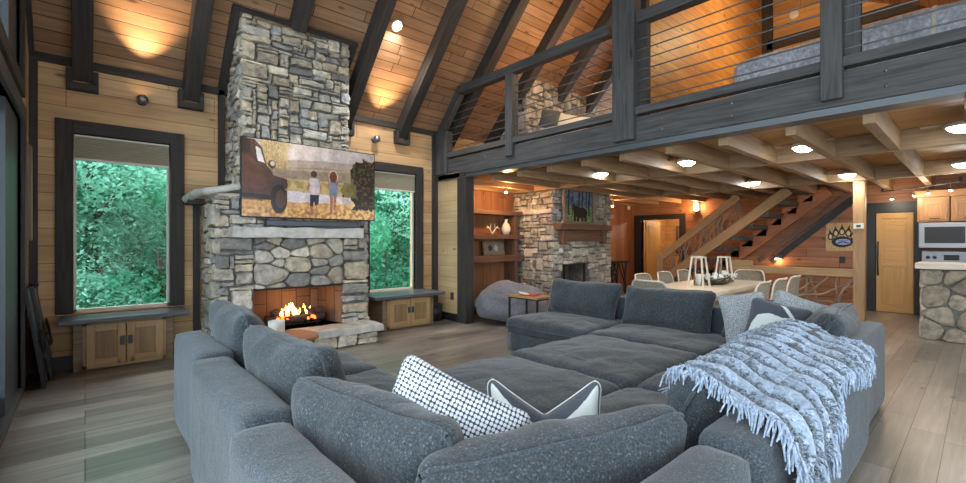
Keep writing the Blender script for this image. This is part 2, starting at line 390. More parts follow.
# ------------------------------------------------------------------ structure
WX = -.46; YB = 7.0; XE = 12.3; SL = 1.03; EZ = 3.53; RY = 3.55
def rz(y): return EZ+(YB-y)*SL
def plane_uv(mb, pts, uvs): mb.add(pts, [tuple(range(len(pts)))], [uvs])
def wall_y(name, y, th, x0, x1, z0, z1, holes, mat, vert=False):
    m = MB(); xs = sorted({x0, x1, *[h[0] for h in holes], *[h[2] for h in holes]}); zs = sorted({z0, z1, *[h[1] for h in holes], *[h[3] for h in holes]})
    for i in range(len(xs)-1):
        for j in range(len(zs)-1):
            a, b, c, d = xs[i], zs[j], xs[i+1], zs[j+1]
            if any(h[0] <= a and c <= h[2] and h[1] <= b and d <= h[3] for h in holes): continue
            vs = [(x, yy, z) for x in (a, c) for yy in (y, y+th) for z in (b, d)]
            fs = [(0, 1, 3, 2), (4, 6, 7, 5), (0, 4, 5, 1), (2, 3, 7, 6), (0, 2, 6, 4), (1, 5, 7, 3)]
            m.add(vs, fs, [[((vs[k][2], vs[k][0]+vs[k][1]) if vert else (vs[k][0]+vs[k][1], vs[k][2])) for k in f] for f in fs])
    return struct(m.build(name, mat))
def wall_x(name, x, th, y0, y1, z0, z1, holes, mat, vert=False):
    m = MB(); ys = sorted({y0, y1, *[h[0] for h in holes], *[h[2] for h in holes]}); zs = sorted({z0, z1, *[h[1] for h in holes], *[h[3] for h in holes]})
    for i in range(len(ys)-1):
        for j in range(len(zs)-1):
            a, b, c, d = ys[i], zs[j], ys[i+1], zs[j+1]
            if any(h[0] <= a and c <= h[2] and h[1] <= b and d <= h[3] for h in holes): continue
            vs = [(xx, yy, z) for yy in (a, c) for xx in (x, x+th) for z in (b, d)]
            fs = [(0, 1, 3, 2), (4, 6, 7, 5), (0, 4, 5, 1), (2, 3, 7, 6), (0, 2, 6, 4), (1, 5, 7, 3)]
            m.add(vs, fs, [[((vs[k][2], vs[k][0]+vs[k][1]) if vert else (vs[k][0]+vs[k][1], vs[k][2])) for k in f] for f in fs])
    return struct(m.build(name, mat))
fl = MB(); plane_uv(fl, [(WX-.2, -2.5, 0), (14.8, -2.5, 0), (14.8, 7.2, 0), (WX-.2, 7.2, 0)], [(-.66, -2.5), (14.8, -2.5), (14.8, 7.2), (-.66, 7.2)])
fl.box((WX-.2, -2.5, -.2), (14.8, 7.2, -.002)); struct(fl.build('floor', 'floor'))
W1 = (-.10, .62, .82, 2.70); W2 = (3.62, .57, 4.56, 2.68)
wall_y('wall_back', YB, .18, WX-.2, XE+.2, 0, 3.62, [W1, W2], 'wall')
DO = (3.1, 0, 6.15, 2.62); UW = (3.1, 2.98, 6.05, 4.7)
wall_x('wall_left', WX-.18, .18, -2.5, YB+.18, 0, 7.3, [DO, UW, (-2.2, 0, 2.8, 2.62), (-2.2, 2.98, 2.8, 5.0)], 'wall')
wall_y('wall_front', -2.68, .18, WX-.2, XE+.2, 0, 4.2, [(.3, .2, 4.6, 2.62), (6.5, .9, 8.5, 2.3)], 'wall')
q = MB(); A = [(WX-.2, RY, rz(RY)), (XE+.3, RY, rz(RY)), (XE+.3, -2.7, 3.75), (WX-.2, -2.7, 3.75)]
plane_uv(q, A, [(a[0], a[1]*1.2) for a in A]); Bq = [(a, b, c+.16) for a, b, c in A]; q.add(A+Bq, [(4, 5, 6, 7), (1, 2, 6, 5), (2, 3, 7, 6), (3, 0, 4, 7)]); struct(q.build('ceiling_front', 'roof'))
# roof plane (planks run along x)
rf = MB()
for (x0, x1) in ((WX-.2, XE+.3),):
    s = math.hypot(1, SL); y0, y1 = YB+.2, RY; L0 = 0; L1 = (y0-y1)*s
    A = [(x0, y0, rz(y0)), (x1, y0, rz(y0)), (x1, y1, rz(y1)), (x0, y1, rz(y1))]
    plane_uv(rf, A, [(x0, L0), (x1, L0), (x1, L1), (x0, L1)])
    Bq = [(x, y+.0, z+.16) for x, y, z in A]
    rf.add(A+Bq, [(4, 5, 6, 7), (0, 1, 5, 4), (1, 2, 6, 5), (2, 3, 7, 6), (3, 0, 4, 7)])
struct(rf.build('ceiling', 'roof'))
# loft near-slope roof over the bed bay
rf2 = MB(); y1 = -2.4
A = [(5.2, RY, rz(RY)), (XE+.3, RY, rz(RY)), (XE+.3, y1, 3.6), (5.2, y1, 3.6)]
# wall trims of back wall
tr = [((WX, 6.96, 0), (WX+.07, YB, rz(7))), ((1.44-.08, 6.95, 1.9), (1.44, YB, 3.6)), ((1.07, 6.94, 0), (1.14, YB, 2.0)), ((4.93, 6.93, 0), (5.03, YB, 3.5))]
for n_, (a, b) in enumerate(tr): struct(B((a, b)).build('trim_%d' % (n_+1), 'dark'))
m = MB(); m.beam((WX, 6.975, rz(6.975)-.05), (5.1, 6.975, rz(6.975)-.05), .05, .09); struct(m.build('trim_5', 'dark'))
m = MB(); m.beam((WX+.02, 7.0, rz(7.0)-.02), (WX+.02, RY, rz(RY)-.02), .05, .1, (0, 0, 1)); struct(m.build('trim_6', 'dark'))
struct(B(((WX, 6.97, 0), (.0, YB, .14)), ((.9, 6.97, 0), (1.1, YB, .14)), ((4.62, 6.97, 0), (5.0, YB, .14))).build('baseboard_back', 'black'))
struct(B(((5.0, 6.2, 0), (5.03, 7, .14))).build('baseboard_stub', 'black'))
# rafters with corbel plates
RX = [-.02, 1.04, 2.12, 3.17, 4.24, 5.32, 6.36, 7.42, 8.46]
names = ['leftmost, by the tall left window', 'between the left window and the chimney', 'running down onto the stone chimney', 'right of the stone chimney', 'above the right window', 'first beyond the loft railing', 'second beyond the loft railing', 'third beyond the loft railing', 'fourth beyond the loft railing']
for x, nm in zip(RX, names):
    y0 = 6.95 if abs(x-2.12) > .1 else 6.05
    r = thing('roof_rafter', 'dark stained sloping roof rafter, '+nm, 'rafter', (x, y0, rz(y0)-.1), 'sloping roof rafters')
    m = MB(); off = .1
    m.beam((x, min(7.02, y0+.07), rz(min(7.02, y0+.07))-.13), (x, RY, rz(RY)-.13), .18, .24, (0, 1, 1)); m.build('rafter_beam', 'dark', r, .008)
    if y0 > 6.5 and x < 5:
        q = MB(); q.box((x-.14, 6.88, 3.19), (x+.14, 7.0, 3.27)); q.box((x-.14, 6.88, 3.27), (x-.087, 7.0, 3.42)); q.box((x+.087, 6.88, 3.27), (x+.14, 7.0, 3.42)); q.build('corbel_plate', 'dark', r, .006)
yc = 6.17; zc = rz(yc)-.02
m = MB(); m.beam((1.36, yc, zc), (3.0, yc, zc), .05, .11, (0, 1, 1)); m.beam((1.40, yc, zc), (1.40, 7, rz(7)-.02), .09, .06, (0, 1, 1)); m.beam((2.96, yc, zc), (2.96, 7, rz(7)-.02), .09, .06, (0, 1, 1)); struct(m.build('trim_11', 'dark'))
struct(B(((2.93, 6.93, 3.0), (3.03, 7.0, 3.5))).build('trim_12', 'dark'))
# loft floor: deck and joists
dk = MB()
vs = [(5.14, -2.5, 2.73), (XE+.2, -2.5, 2.73), (XE+.2, 7.0, 2.73), (5.14, 7.0, 2.73)]
plane_uv(dk, vs, [(y, x) for x, y, z in vs]); dk.box((5.14, -2.5, 2.735), (XE+.2, 7, 3.0)); struct(dk.build('ceiling_loft', 'deck'))
for i, y in enumerate([-1.8, -1.17, -.55, .06, .68, 1.27, 1.9, 2.5, 3.12, 3.72, 4.35, 4.97, 5.6, 6.25, 6.9]):
    if y < -.7: continue
    o = B(((5.2, y-.045, 2.50), (XE, y+.045, 2.73))).build('floor_joist', 'joist', None, .004)
    tag(o, 'honey coloured floor joist under the loft', 'joist', 'joists under the loft')
ords = {0: 'nearer cross beam under the loft joists, behind the first lights', 1: 'farther cross beam under the loft, carried by the timber post'}
for i, x in enumerate((7.0, 9.98)):
    o = B(((x-.05, -.6, 2.495), (x+.05, 6.95, 2.725))).build('cross_beam', 'joist', None, .004)
    tag(o, 'timber '+ords[i], 'beam', 'cross beams under the loft')
# stub wall + post
o = wall_x('wall_stub', 5.03, .12, 6.28, 7.0, 0, 2.7, [], 'stub')
o = B(((4.99, 6.05, 0), (5.18, 6.3, 2.6))).build('corner_post', 'dark', None, .008); tag(o, 'dark square timber post standing on the floor under the end of the loft beam', 'post')
o = B(((5.03, 6.15, 2.60), (5.19, 7.0, 2.7))).build('beam_end', 'dark', None, .005); tag(o, 'short dark timber header above the pale plank stub wall', 'beam')
# loft edge
st = B(((4.99, -2.5, 2.585), (5.2, 6.95, 2.60)), ((5.06, -2.5, 2.6), (5.075, 6.95, 2.68))).build('steel_beam', 'steel'); tag(st, 'grey painted steel plate running along the underside of the loft edge', 'beam')
le = thing('loft_edge_beam', 'thick grey timber beam along the loft edge, bolted', 'beam', (5.1, 3, 2.68))
B(((5.04, -2.5, 2.665), (5.2, 6.95, 2.972))).build('beam', 'grey', le, .008)  # grey colour holds the cool light on the charcoal timber
for y in (.55, 1.75, 2.5, 4.0, 5.6):
    for z in (2.76, 2.89):
        if y == 5.6 and z < 2.8: continue
        q = MB(); q.T = Matrix.Translation((5.035, y, z)) @ Matrix.Rotation(-PI/2, 4, 'Y'); q.lathe([(.0, .012), (.009, .009), (.012, 0)], n=10); q.build('bolt_head', 'metal', le)
rl = thing('loft_railing', 'grey timber loft railing with horizontal steel rods', 'railing', (5.1, 3, 3.0))
B(((5.0, -2.5, 2.997), (5.12, 6.8, 3.09))).build('bottom_rail', 'grey', rl, .006)
B(((5.0, 3.2, 4.10), (5.14, 6.33, 4.24))).build('top_rail', 'grey', rl, .006)
B(((5.03, -2.5, 4.12), (5.17, 2.9, 4.26))).build('top_rail', 'grey', rl, .006)
q = MB(); q.beam((5.07, 6.95, 3.42), (5.07, 6.3, 4.14), .12, .14, (0, 1, 1)); q.build('sloped_end_rail', 'grey', rl)
B(((4.97, 2.83, 2.70), (5.15, 3.13, 6.9))).build('tall_post', 'grey', rl, .01)
B(((4.97, .83, 2.72), (5.13, .99, 4.12))).build('rail_post', 'grey', rl, .01)
B(((4.99, 4.92, 2.80), (5.14, 5.08, 4.1))).build('rail_post', 'grey', rl, .01)
B(((4.98, 6.62, 2.7), (5.14, 6.95, 3.5))).build('rail_post', 'grey', rl, .01)
B(((5.08, 2.71, 3.09), (5.16, 2.83, 4.12))).build('inner_post', 'dark', rl); B(((5.07, .72, 3.09), (5.16, .83, 4.12))).build('inner_post', 'grey', rl)
for k in range(7):
    z = 3.17+k*.125
    for (a, b) in ((-2.4, 2.9), (3.21, 6.9)):
        if b > 6: b = min(b, 7-(z-3.53+.18)/SL-.05, 6.85)
        q = MB(); q.tube([(5.07, a, z), (5.07, b, z)], .008, 8); q.build('rod', 'cable', rl)
# beyond: far wall, opening, kitchen door
wall_x('wall_right', XE, .15, -2.5, 7.0, 0, 2.75, [(5.6, 0, 6.75, 2.08)], 'cedar')
wall_x('wall_alcove', 5.18, .03, 6.3, 7.0, 0, 2.7, [], 'cedar', True)
wall_y('wall_cedar', 6.97, .028, 5.2, XE, 0, 2.73, [], 'cedar', True)
struct(B(((XE-.05, 5.45, 0), (XE+.1, 5.6, 2.22)), ((XE-.05, 6.75, 0), (XE+.1, 6.95, 2.22)), ((XE-.05, 5.6, 2.08), (XE+.1, 6.75, 2.22))).build('trim_7', 'black'))
struct(B(((XE-.05, 1.5, 0), (XE+.1, 1.66, 2.25)), ((XE-.05, .82, 0), (XE+.1, .92, 2.25)), ((XE-.05, .92, 2.04), (XE+.1, 1.5, 2.25))).build('trim_8', 'black'))
# room through the opening
wall_x('wall_hall_end', 14.6, .1, 4.0, 7.2, 0, 2.7, [], 'loftwall'); wall_y('wall_hall_side', 7.1, .1, XE+.15, 14.7, 0, 2.7, [], 'loftwall')
struct(B(((XE, 3.9, 2.7), (14.7, 7.3, 2.8))).build('ceiling_hall', 'deck')); wall_y('wall_hall_near', 4.0, .1, XE+.15, 14.7, 0, 2.7, [], 'loftwall')
d = thing('door_2', 'x', 'x', (XE+.2, 6.7, 0)); del d['category']; d['kind'] = 'structure'; d['label'] = 'pine panel door standing ajar in the far opening'
q = MB(); q.T = Matrix.Translation((XE+.1, 6.66, .02)) @ Matrix.Rotation(math.radians(-3), 4, 'Z')
q.box((0, -.02, 0), (.75, .02, 2.03)); q.build('door_leaf', 'door', d)
q = MB(); q.T = Matrix.Translation((XE+.1, 6.66, .02)) @ Matrix.Rotation(math.radians(-3), 4, 'Z'); q.box((.12, -.03, 1.1), (.63, -.019, 1.9)); q.box((.12, -.03, .2), (.63, -.019, .95)); q.build('panel', 'door', d, .006)
o = thing('bathroom_mirror', 'framed mirror on the wall of the room through the far opening', 'mirror', (14.5, 5.9, 1.2))
B(((14.52, 5.95, 1.05), (14.6, 6.75, 1.95))).build('frame', 'brown', o, .01); B(((14.51, 6.02, 1.12), (14.525, 6.68, 1.88))).build('glass', 'metal', o)
lamp('hall_light', 'POINT', (13.6, 6.0, 2.3), 35, (1, .85, .65), .1)
# kitchen door (panelled)
d = thing('door_1', 'yellow pine panel door with a bowed pull handle between black jambs', 'x', (XE, 1.2, 0)); del d['category']; d['kind'] = 'structure'
B(((XE-.01, .93, .01), (XE+.03, 1.49, 2.03))).build('door_leaf', 'door', d)
q = MB()
poly = [(XE-.02, 1.37, 1.07), (XE-.02, 1.05, 1.07), (XE-.02, 1.05, 1.78)]+[(XE-.02, 1.21-.16*math.cos(t), 1.78+.1*math.sin(t)) for t in [k*PI/8 for k in range(1, 8)]]+[(XE-.02, 1.37, 1.78)]
q.prism(poly, (.011, 0, 0)); q.build('upper_panel', 'door', d, .006)
B(((XE-.02, 1.05, .16), (XE-.009, 1.37, .92))).build('lower_panel', 'door', d, .006)
B(((XE-.028, .93, .01), (XE-.01, 1.02, 2.03)), ((XE-.028, 1.40, .01), (XE-.01, 1.49, 2.03)), ((XE-.028, 1.02, .01), (XE-.01, 1.40, .13)), ((XE-.028, 1.02, .95), (XE-.01, 1.40, 1.04)), ((XE-.028, 1.02, 1.92), (XE-.01, 1.40, 2.03))).build('rails', 'door', d, .005)
q = MB(); q.tube([(XE-.02, 1.46, .75), (XE-.06, 1.46, .8), (XE-.1, 1.46, 1.1), (XE-.06, 1.46, 1.4), (XE-.02, 1.46, 1.45)], .014, 8); q.build('door_handle', 'black', d)

# windows
def window(n, W, lab):
    x0, z0, x1, z1 = W
    f = thing('window_%d' % n, lab, 'x', ((x0+x1)/2, YB, z0)); del f['category']; f['kind'] = 'structure'
    B(((x0-.15, 6.95, z0), (x0, 7.06, z1+.15)), ((x1, 6.95, z0), (x1+.15, 7.06, z1+.15)), ((x0, 6.95, z1), (x1, 7.06, z1+.15))).build('window_frame', 'dark', f, .006)
    B(((x0, 7.06, z0), (x0+.025, 7.10, z1)), ((x1-.025, 7.06, z0), (x1, 7.10, z1)), ((x0, 7.06, z0), (x1, 7.1, z0+.035)), ((x0, 7.06, z1-.03), (x1, 7.1, z1))).build('sash', 'cream', f)
    B(((x0, 7.08, z0), (x1, 7.086, z1))).build('pane', 'glass', f)
window(1, W1, 'tall window in a dark frame left of the stone chimney, forest outside'); window(2, W2, 'tall window in a dark frame right of the stone chimney, forest outside')
for (x0, x1, zt, zb, lb) in ((-.09, .81, 2.69, 2.42, 'pale pleated shade pulled up in the left window'), (3.63, 4.55, 2.67, 2.38, 'pale pleated shade pulled up in the right window')):
    t = thing('cellular_shade', lb, 'window shade', ((x0+x1)/2, 7.02, zt)); q = MB(); n = 14; vs = []; fs = []
    for i in range(2*n+1):
        z = zt-(zt-zb)*i/(2*n); y = 7.0+(.012 if i % 2 else 0); vs += [(x0, y, z), (x1, y, z)]
    fs = [(2*i, 2*i+1, 2*i+3, 2*i+2) for i in range(2*n)]; q.add(vs, fs)
    vs2 = [(a, b+.03, c) for a, b, c in vs]; q.add(vs2, fs); q.build('pleats', 'shade', t)
    B(((x0, 6.99, zb-.025), (x1, 7.04, zb))).build('bottom_rail', 'cream', t); B(((x0, 6.99, zt-.02), (x1, 7.05, zt))).build('head_rail', 'cream', t)
# left wall: sliding door and upper window
d = thing('door_3', 'tall glazed door in a dark frame on the left wall', 'x', (WX, 4.6, 0)); del d['category']; d['kind'] = 'structure'
a, _, b, z1 = DO
B(((WX-.1, a-.1, 0), (WX+.03, a, z1)), ((WX-.1, b, 0), (WX+.03, b+.14, z1+.14)), ((WX-.1, a-.1, z1), (WX+.03, b, z1+.14)), ((WX-.1, a, -.0), (WX+.02, b, .05))).build('door_frame', 'grey', d, .006)
B(((WX-.06, 5.25, .05), (WX-.02, b, z1)), ((WX-.1, a, .05), (WX-.05, 5.25, .2)), ((WX-.1, a, z1-.12), (WX-.05, 5.25, z1)), ((WX-.1, 4.5, .2), (WX-.05, 4.6, z1-.12))).build('sash', 'steel', d)
B(((WX-.08, a, .2), (WX-.074, b-.1, z1-.1))).build('pane', 'glass', d)
f = thing('window_3', 'upper window in a dark frame high on the left wall', 'x', (WX, 4.6, 3)); del f['category']; f['kind'] = 'structure'
a, z0, b, z1 = UW
B(((WX-.1, b, z0-.14), (WX+.03, b+.14, z1+.14)), ((WX-.1, a, z0-.14), (WX+.03, b, z0)), ((WX-.1, a, z1), (WX+.03, b, z1+.14))).build('window_frame', 'dark', f, .006)
B(((WX-.08, a, z0), (WX-.074, b, z1))).build('pane', 'glass', f); B(((WX-.06, 5.45, z0), (WX-.02, b, z1))).build('sash', 'steel', f)  # wide sash: added grey board standing in for the lighter glass
o = B(((WX, 6.33, 1.46), (WX+.06, 6.5, 2.42))).build('barnwood_board', 'cab_dark', None, .01); tag(o, 'weathered upright barnwood board fixed to the left wall beside the glazed door', 'board')
# leaning fireplace screen
t = thing('fireplace_screen', 'black metal folding screen leaning against the left wall corner', 'screen', (-.3, 6.35, 0))
for i, (y0, y1, xo) in enumerate(((6.15, 6.5, 0), (6.5, 6.85, .04))):
    q = MB()
    for (p, r) in (((-.30+xo, y0, .01), (-.43+xo*.5, y0, .98)), ((-.30+xo, y1, .01), (-.43+xo*.5, y1, .98))): q.beam(p, r, .025, .025, (1, 0, 0))
    for z in (.01, .45, .98): q.beam((-.30+xo-.13*z, y0, z), (-.30+xo-.13*z, y1, z), .025, .025)
    q.build('frame', 'black', t)
    q = MB(); q.prism([(-.295+xo, y0, .02), (-.295+xo, y1, .02), (-.42+xo*.5, y1, .97), (-.42+xo*.5, y0, .97)], (-.004, 0, 0)); q.build('mesh_panel', 'screenbox', t)
    q = MB(); q.tube([(-.31+xo, (y0+y1)/2-.08, .35), (-.35+xo, (y0+y1)/2, .62), (-.31+xo, (y0+y1)/2+.08, .35)], .012, 6); q.build('ornament', 'black', t)

# window benches + cabinets
def bench(x0, x1, yf, zt, lab, base, xb0, xb1, sx):
    t = thing('window_bench_board', lab, 'bench', ((x0+x1)/2, 6.8, zt-.05)); B(((x0, yf-.14, zt-.055), (x1, 6.95, zt))).build('board', 'bench', t, .012)
    c = thing('storage_cabinet', base, 'cabinet', ((xb0+xb1)/2, 6.8, 0), 'low storage cabinets under the windows')
    B(((xb0-.08, yf+.03, .0), (xb1+.08, 6.94, zt-.056))).build('body', 'cab_dark', c, .006)
    B(((xb0, yf+.005, .02), (xb0+.04, yf+.03, zt-.06)), ((xb1-.04, yf+.005, .02), (xb1, yf+.03, zt-.06)), ((xb0, yf+.005, .02), (xb1, yf+.03, .06)), ((xb0, yf+.005, zt-.1), (xb1, yf+.03, zt-.06))).build('face_frame', 'cab', c)
    xm = (xb0+xb1)/2
    for s_, (a, b) in ((1, (xb0+.03, xm-.005)), (-1, (xm+.005, xb1-.03))):
        dd = B(((a, yf-.02, .05), (a+.075, yf+.004, zt-.09)), ((b-.075, yf-.02, .05), (b, yf+.004, zt-.09)), ((a+.075, yf-.02, .05), (b-.075, yf+.004, .125)), ((a+.075, yf-.02, zt-.165), (b-.075, yf+.004, zt-.09))).build('door', 'cab', c, .004)
        B(((a+.07, yf-.004, .12), (b-.07, yf+.004, zt-.16))).build('door_panel', 'cabp', dd)
        hx = b-.05 if s_ == 1 else a+.01
        B(((hx, yf-.045, .26), (hx+.04, yf-.02, .36))).build('handle', 'screenbox', dd, .004)
bench(-.22, .96, 6.66, .60, 'slate grey bench board under the left window', 'light oak two-door cabinet under the left window bench', -.02, .74, 0)
bench(3.35, 4.72, 6.42, .58, 'slate grey bench board under the right window', 'light oak two-door cabinet under the right window bench', 3.66, 4.50, 0)
q = MB(); q.lathe([(0, .01), (.13, .01), (.15, .3), (.13, .3), (.115, .03), (0, .03)], (4.80, 6.72, 0), 24); o = q.build('waste_bin', 'black'); tag(o, 'small black round bin on the floor right of the right window cabinet', 'bin')
o = thing('wall_outlet', 'dark wall outlet on the pale plank stub wall', 'outlet', (5.02, 6.5, .4)); B(((5.015, 6.44, .38), (5.03, 6.53, .52))).build('plate', 'brown', o, .004); B(((5.010, 6.465, .4), (5.016, 6.505, .44)), ((5.010, 6.465, .46), (5.016, 6.505, .5))).build('socket', 'black', o)

# ------------------------------------------------------------------ main fireplace
t = thing('stone_fireplace', 'grey stacked stone fireplace and chimney rising to the sloped ceiling, fire burning', 'fireplace', (2.2, 6.5, 0)); FP = t
LX0, LX1, UX0, UX1, FY, SH = 1.20, 3.17, 1.50, 2.86, 6.26, 2.02
ox0, ox1, oz0, oz1 = 1.62, 2.80, .26, .84
q = B(((LX0, FY, 0), (ox0, 7, SH)), ((ox1, FY, 0), (LX1, 7, SH)), ((ox0, FY, oz1), (ox1, 7, SH)), ((ox0, FY, 0), (ox1, 7, oz0)), ((UX0, FY, SH), (UX1, 7, 5.4)))
q.build('stone_core', 'mortar', t)
q = MB()
stone_face(q, (UX0-.04, FY, SH), (1, 0, 0), (0, 0, 1), (0, -1, 0), UX1-UX0+.08, 2.6, .08, .045, 3, big=(3, 8, 1, 3), bigprob=.16)
stone_face(q, (UX0, 7, SH), (0, -1, 0), (0, 0, 1), (-1, 0, 0), 7-FY+.05, 2.6, .05, .045, 4, big=(3, 8, 1, 3))
stone_face(q, (UX1, FY-.05, SH), (0, 1, 0), (0, 0, 1), (1, 0, 0), 7-FY+.05, 2.6, .05, .055, 5)
q.build('chimney_stone', 'stone', t)
q = MB()
stone_face(q, (LX0-.04, FY, .0), (1, 0, 0), (0, 0, 1), (0, -1, 0), ox0-LX0+.04, 1.5, .08, .055, 6, big=(4, 9, 1, 3), bigprob=.3)
stone_face(q, (ox1, FY, .0), (1, 0, 0), (0, 0, 1), (0, -1, 0), LX1-ox1+.04, 1.5, .08, .055, 18, big=(4, 9, 1, 3), bigprob=.3)
stone_voronoi(q, (ox0, FY, oz1), (1, 0, 0), (0, 0, 1), (0, -1, 0), ox1-ox0, 1.5-oz1, .36, 1.75, .09, 8, gap=.006)
stone_face(q, (LX0-.04, FY, 1.5), (1, 0, 0), (0, 0, 1), (0, -1, 0), LX1-LX0+.08, SH-1.5, .07, .06, 7)
stone_face(q, (LX0, 7, 0), (0, -1, 0), (0, 0, 1), (-1, 0, 0), 7-FY+.06, SH, .05, .065, 8, big=(3, 7, 1, 3))
stone_face(q, (LX1, FY-.06, 0), (0, 1, 0), (0, 0, 1), (1, 0, 0), 7-FY+.06, SH, .05, .065, 9)
stone_face(q, (LX0, 6.98, SH), (1, 0, 0), (0, -1, 0), (0, 0, 1), .28, .75, .03, .08, 10)
q.build('surround_stone', 'stone', t)
def slab(a, b, seed, res=.07, amp=.016):     # rough stone slab
    m = MB(); d = [b[i]-a[i] for i in range(3)]; n = [max(2, int(d[i]/res)) for i in range(3)]
    def face(o, u, v, nu, nv):
        vs = []; o, u, v = Vector(o), Vector(u), Vector(v)
        for j in range(nv+1):
            for i in range(nu+1):
                p = o+u*(i/nu)+v*(j/nv); c = (Vector(a)+Vector(b))/2; k = noise.noise_vector(p*5+Vector((seed, 0, 0)))*amp+noise.noise_vector(p*14)*amp*.5; vs.append(p+k)
        m.add(vs, [(j*(nu+1)+i, j*(nu+1)+i+1, (j+1)*(nu+1)+i+1, (j+1)*(nu+1)+i) for j in range(nv) for i in range(nu)], None, True)
    x, y, z = d
    face(a, (x, 0, 0), (0, 0, z), n[0], n[2]); face((a[0], b[1], a[2]), (x, 0, 0), (0, 0, z), n[0], n[2])
    face(a, (0, y, 0), (0, 0, z), n[1], n[2]); face((b[0], a[1], a[2]), (0, y, 0), (0, 0, z), n[1], n[2])
    face(a, (x, 0, 0), (0, y, 0), n[0], n[1]); face((a[0], a[1], b[2]), (x, 0, 0), (0, y, 0), n[0], n[1])
    return m
slab((1.33, 6.0, 1.50), (3.03, 6.3, 1.63), 1).build('mantel', 'hearthstone', t)
slab((1.0, 5.78, .17), (3.22, 6.24, .26), 2).build('hearth_slab', 'hearthstone', t)
q = MB(); q.box((1.1, 5.88, 0), (3.1, 6.25, .17)); q.build('hearth_core', 'mortar', t)
q = MB(); stone_face(q, (1.05, 5.88, 0), (1, 0, 0), (0, 0, 1), (0, -1, 0), 2.1, .17, .07, .075, 12, big=(3, 5, 1, 2)); stone_face(q, (3.12, 5.85, 0), (0, 1, 0), (0, 0, 1), (1, 0, 0), .45, .17, .05, .075, 13, big=(2, 4, 1, 2)); q.build('hearth_stone', 'stone', t)
q = MB(); q.tube([(.98, 6.9, 2.0), (1.05, 6.55, 2.06), (1.2, 6.3, 2.08), (1.4, 6.2, 2.13), (1.52, 6.18, 2.14)], .045, 9, rr=[.05, .055, .05, .04, .045]); q.build('ledge_stone', 'hearthstone', t)
q = MB(); q.box((.98, 6.72, 1.93), (1.16, 6.99, 2.0)); q.build('ledge_bracket', 'dark', t)
# firebox
q = MB(); e = .02
q.add([(ox0, FY, oz0), (ox1, FY, oz0), (ox1-.12, 6.85, oz0), (ox0+.12, 6.85, oz0), (ox0, FY, oz1), (ox1, FY, oz1), (ox1-.12, 6.85, oz1), (ox0+.12, 6.85, oz1)],
      [(0, 1, 2, 3), (3, 2, 6, 7), (0, 3, 7, 4), (2, 1, 5, 6), (4, 5, 6, 7)], [[(0, 0), (1, 0), (1, .6), (0, .6)], [(0, 0), (0, 1), (.6, 1), (.6, 0)], [(0, 0), (0, .6), (.6, .6), (.6, 0)], [(0, 0), (0, .6), (.6, .6), (.6, 0)], [(0, 0), (1, 0), (1, .6), (0, .6)]])
q.build('firebox_lining', 'firebrick', t)
q = MB(); q.box((ox0-.005, FY-.02, oz1-.03), (ox1+.005, FY+.02, oz1)); q.build('lintel_bar', 'black', t)
gr = MB()
for x in [1.95+k*.09 for k in range(7)]: gr.beam((x, 6.36, .31), (x, 6.68, .31), .014, .014); gr.beam((x, 6.36, .31), (x, 6.34, .37), .014, .014, (0, 1, 0))
gr.beam((1.9, 6.4, .30), (2.55, 6.4, .30), .016, .016); gr.beam((1.9, 6.64, .30), (2.55, 6.64, .30), .016, .016)
for x in (1.93, 2.5):
    for y in (6.4, 6.64): gr.box((x-.008, y-.008, .26), (x+.008, y+.008, .31))
gr.build('grate', 'black', t)
rg = random.Random(3)
for (p, r_, rad) in (((1.82, 6.42, .36), (2.62, 6.45, .37), .05), ((1.85, 6.58, .37), (2.6, 6.6, .38), .055), ((1.9, 6.45, .46), (2.35, 6.6, .44), .05), ((2.2, 6.55, .47), (2.62, 6.44, .45), .045)):
    q = MB(); P, R_ = Vector(p), Vector(r_); pts = [P.lerp(R_, k/8)+Vector((0, rg.uniform(-.01, .01), rg.uniform(-.012, .012))) for k in range(9)]
    q.tube(pts, rad, 10, rr=[rad*rg.uniform(.85, 1.15) for _ in pts]); q.build('log', 'log', t)
q = MB()
for k in range(50):
    x = rg.uniform(1.95, 2.55); y = rg.uniform(6.38, 6.62); z = .345+rg.uniform(0, .05); s_ = rg.uniform(.012, .028)
    q.T = Matrix.Translation((x, y, z)) @ Euler((rg.random()*3, rg.random()*3, 0)).to_matrix().to_4x4(); q.box((-s_, -s_, -s_*.6), (s_, s_, s_*.6))
q.T = Matrix.Identity(4); q.build('embers', 'ember', t)['kind'] = 'stuff'
q = MB()
for k in range(26):
    x = rg.gauss(2.22, .15); y = rg.uniform(6.42, 6.6); h = rg.uniform(.07, .2)*math.exp(-((x-2.22)/.28)**2); b0 = .42; wd = rg.uniform(.015, .03); ph = rg.random()*6
    q.tube([(x+.012*math.sin(ph+i*.9), y, b0+h*i/5) for i in range(6)], .02, 6, rr=[wd*.5, wd, wd*.9, wd*.6, wd*.3, .001])
q.build('flame', 'fire', t)
lamp('fire_glow', 'POINT', (2.2, 6.48, .62), 4, (1, .45, .14), .08)
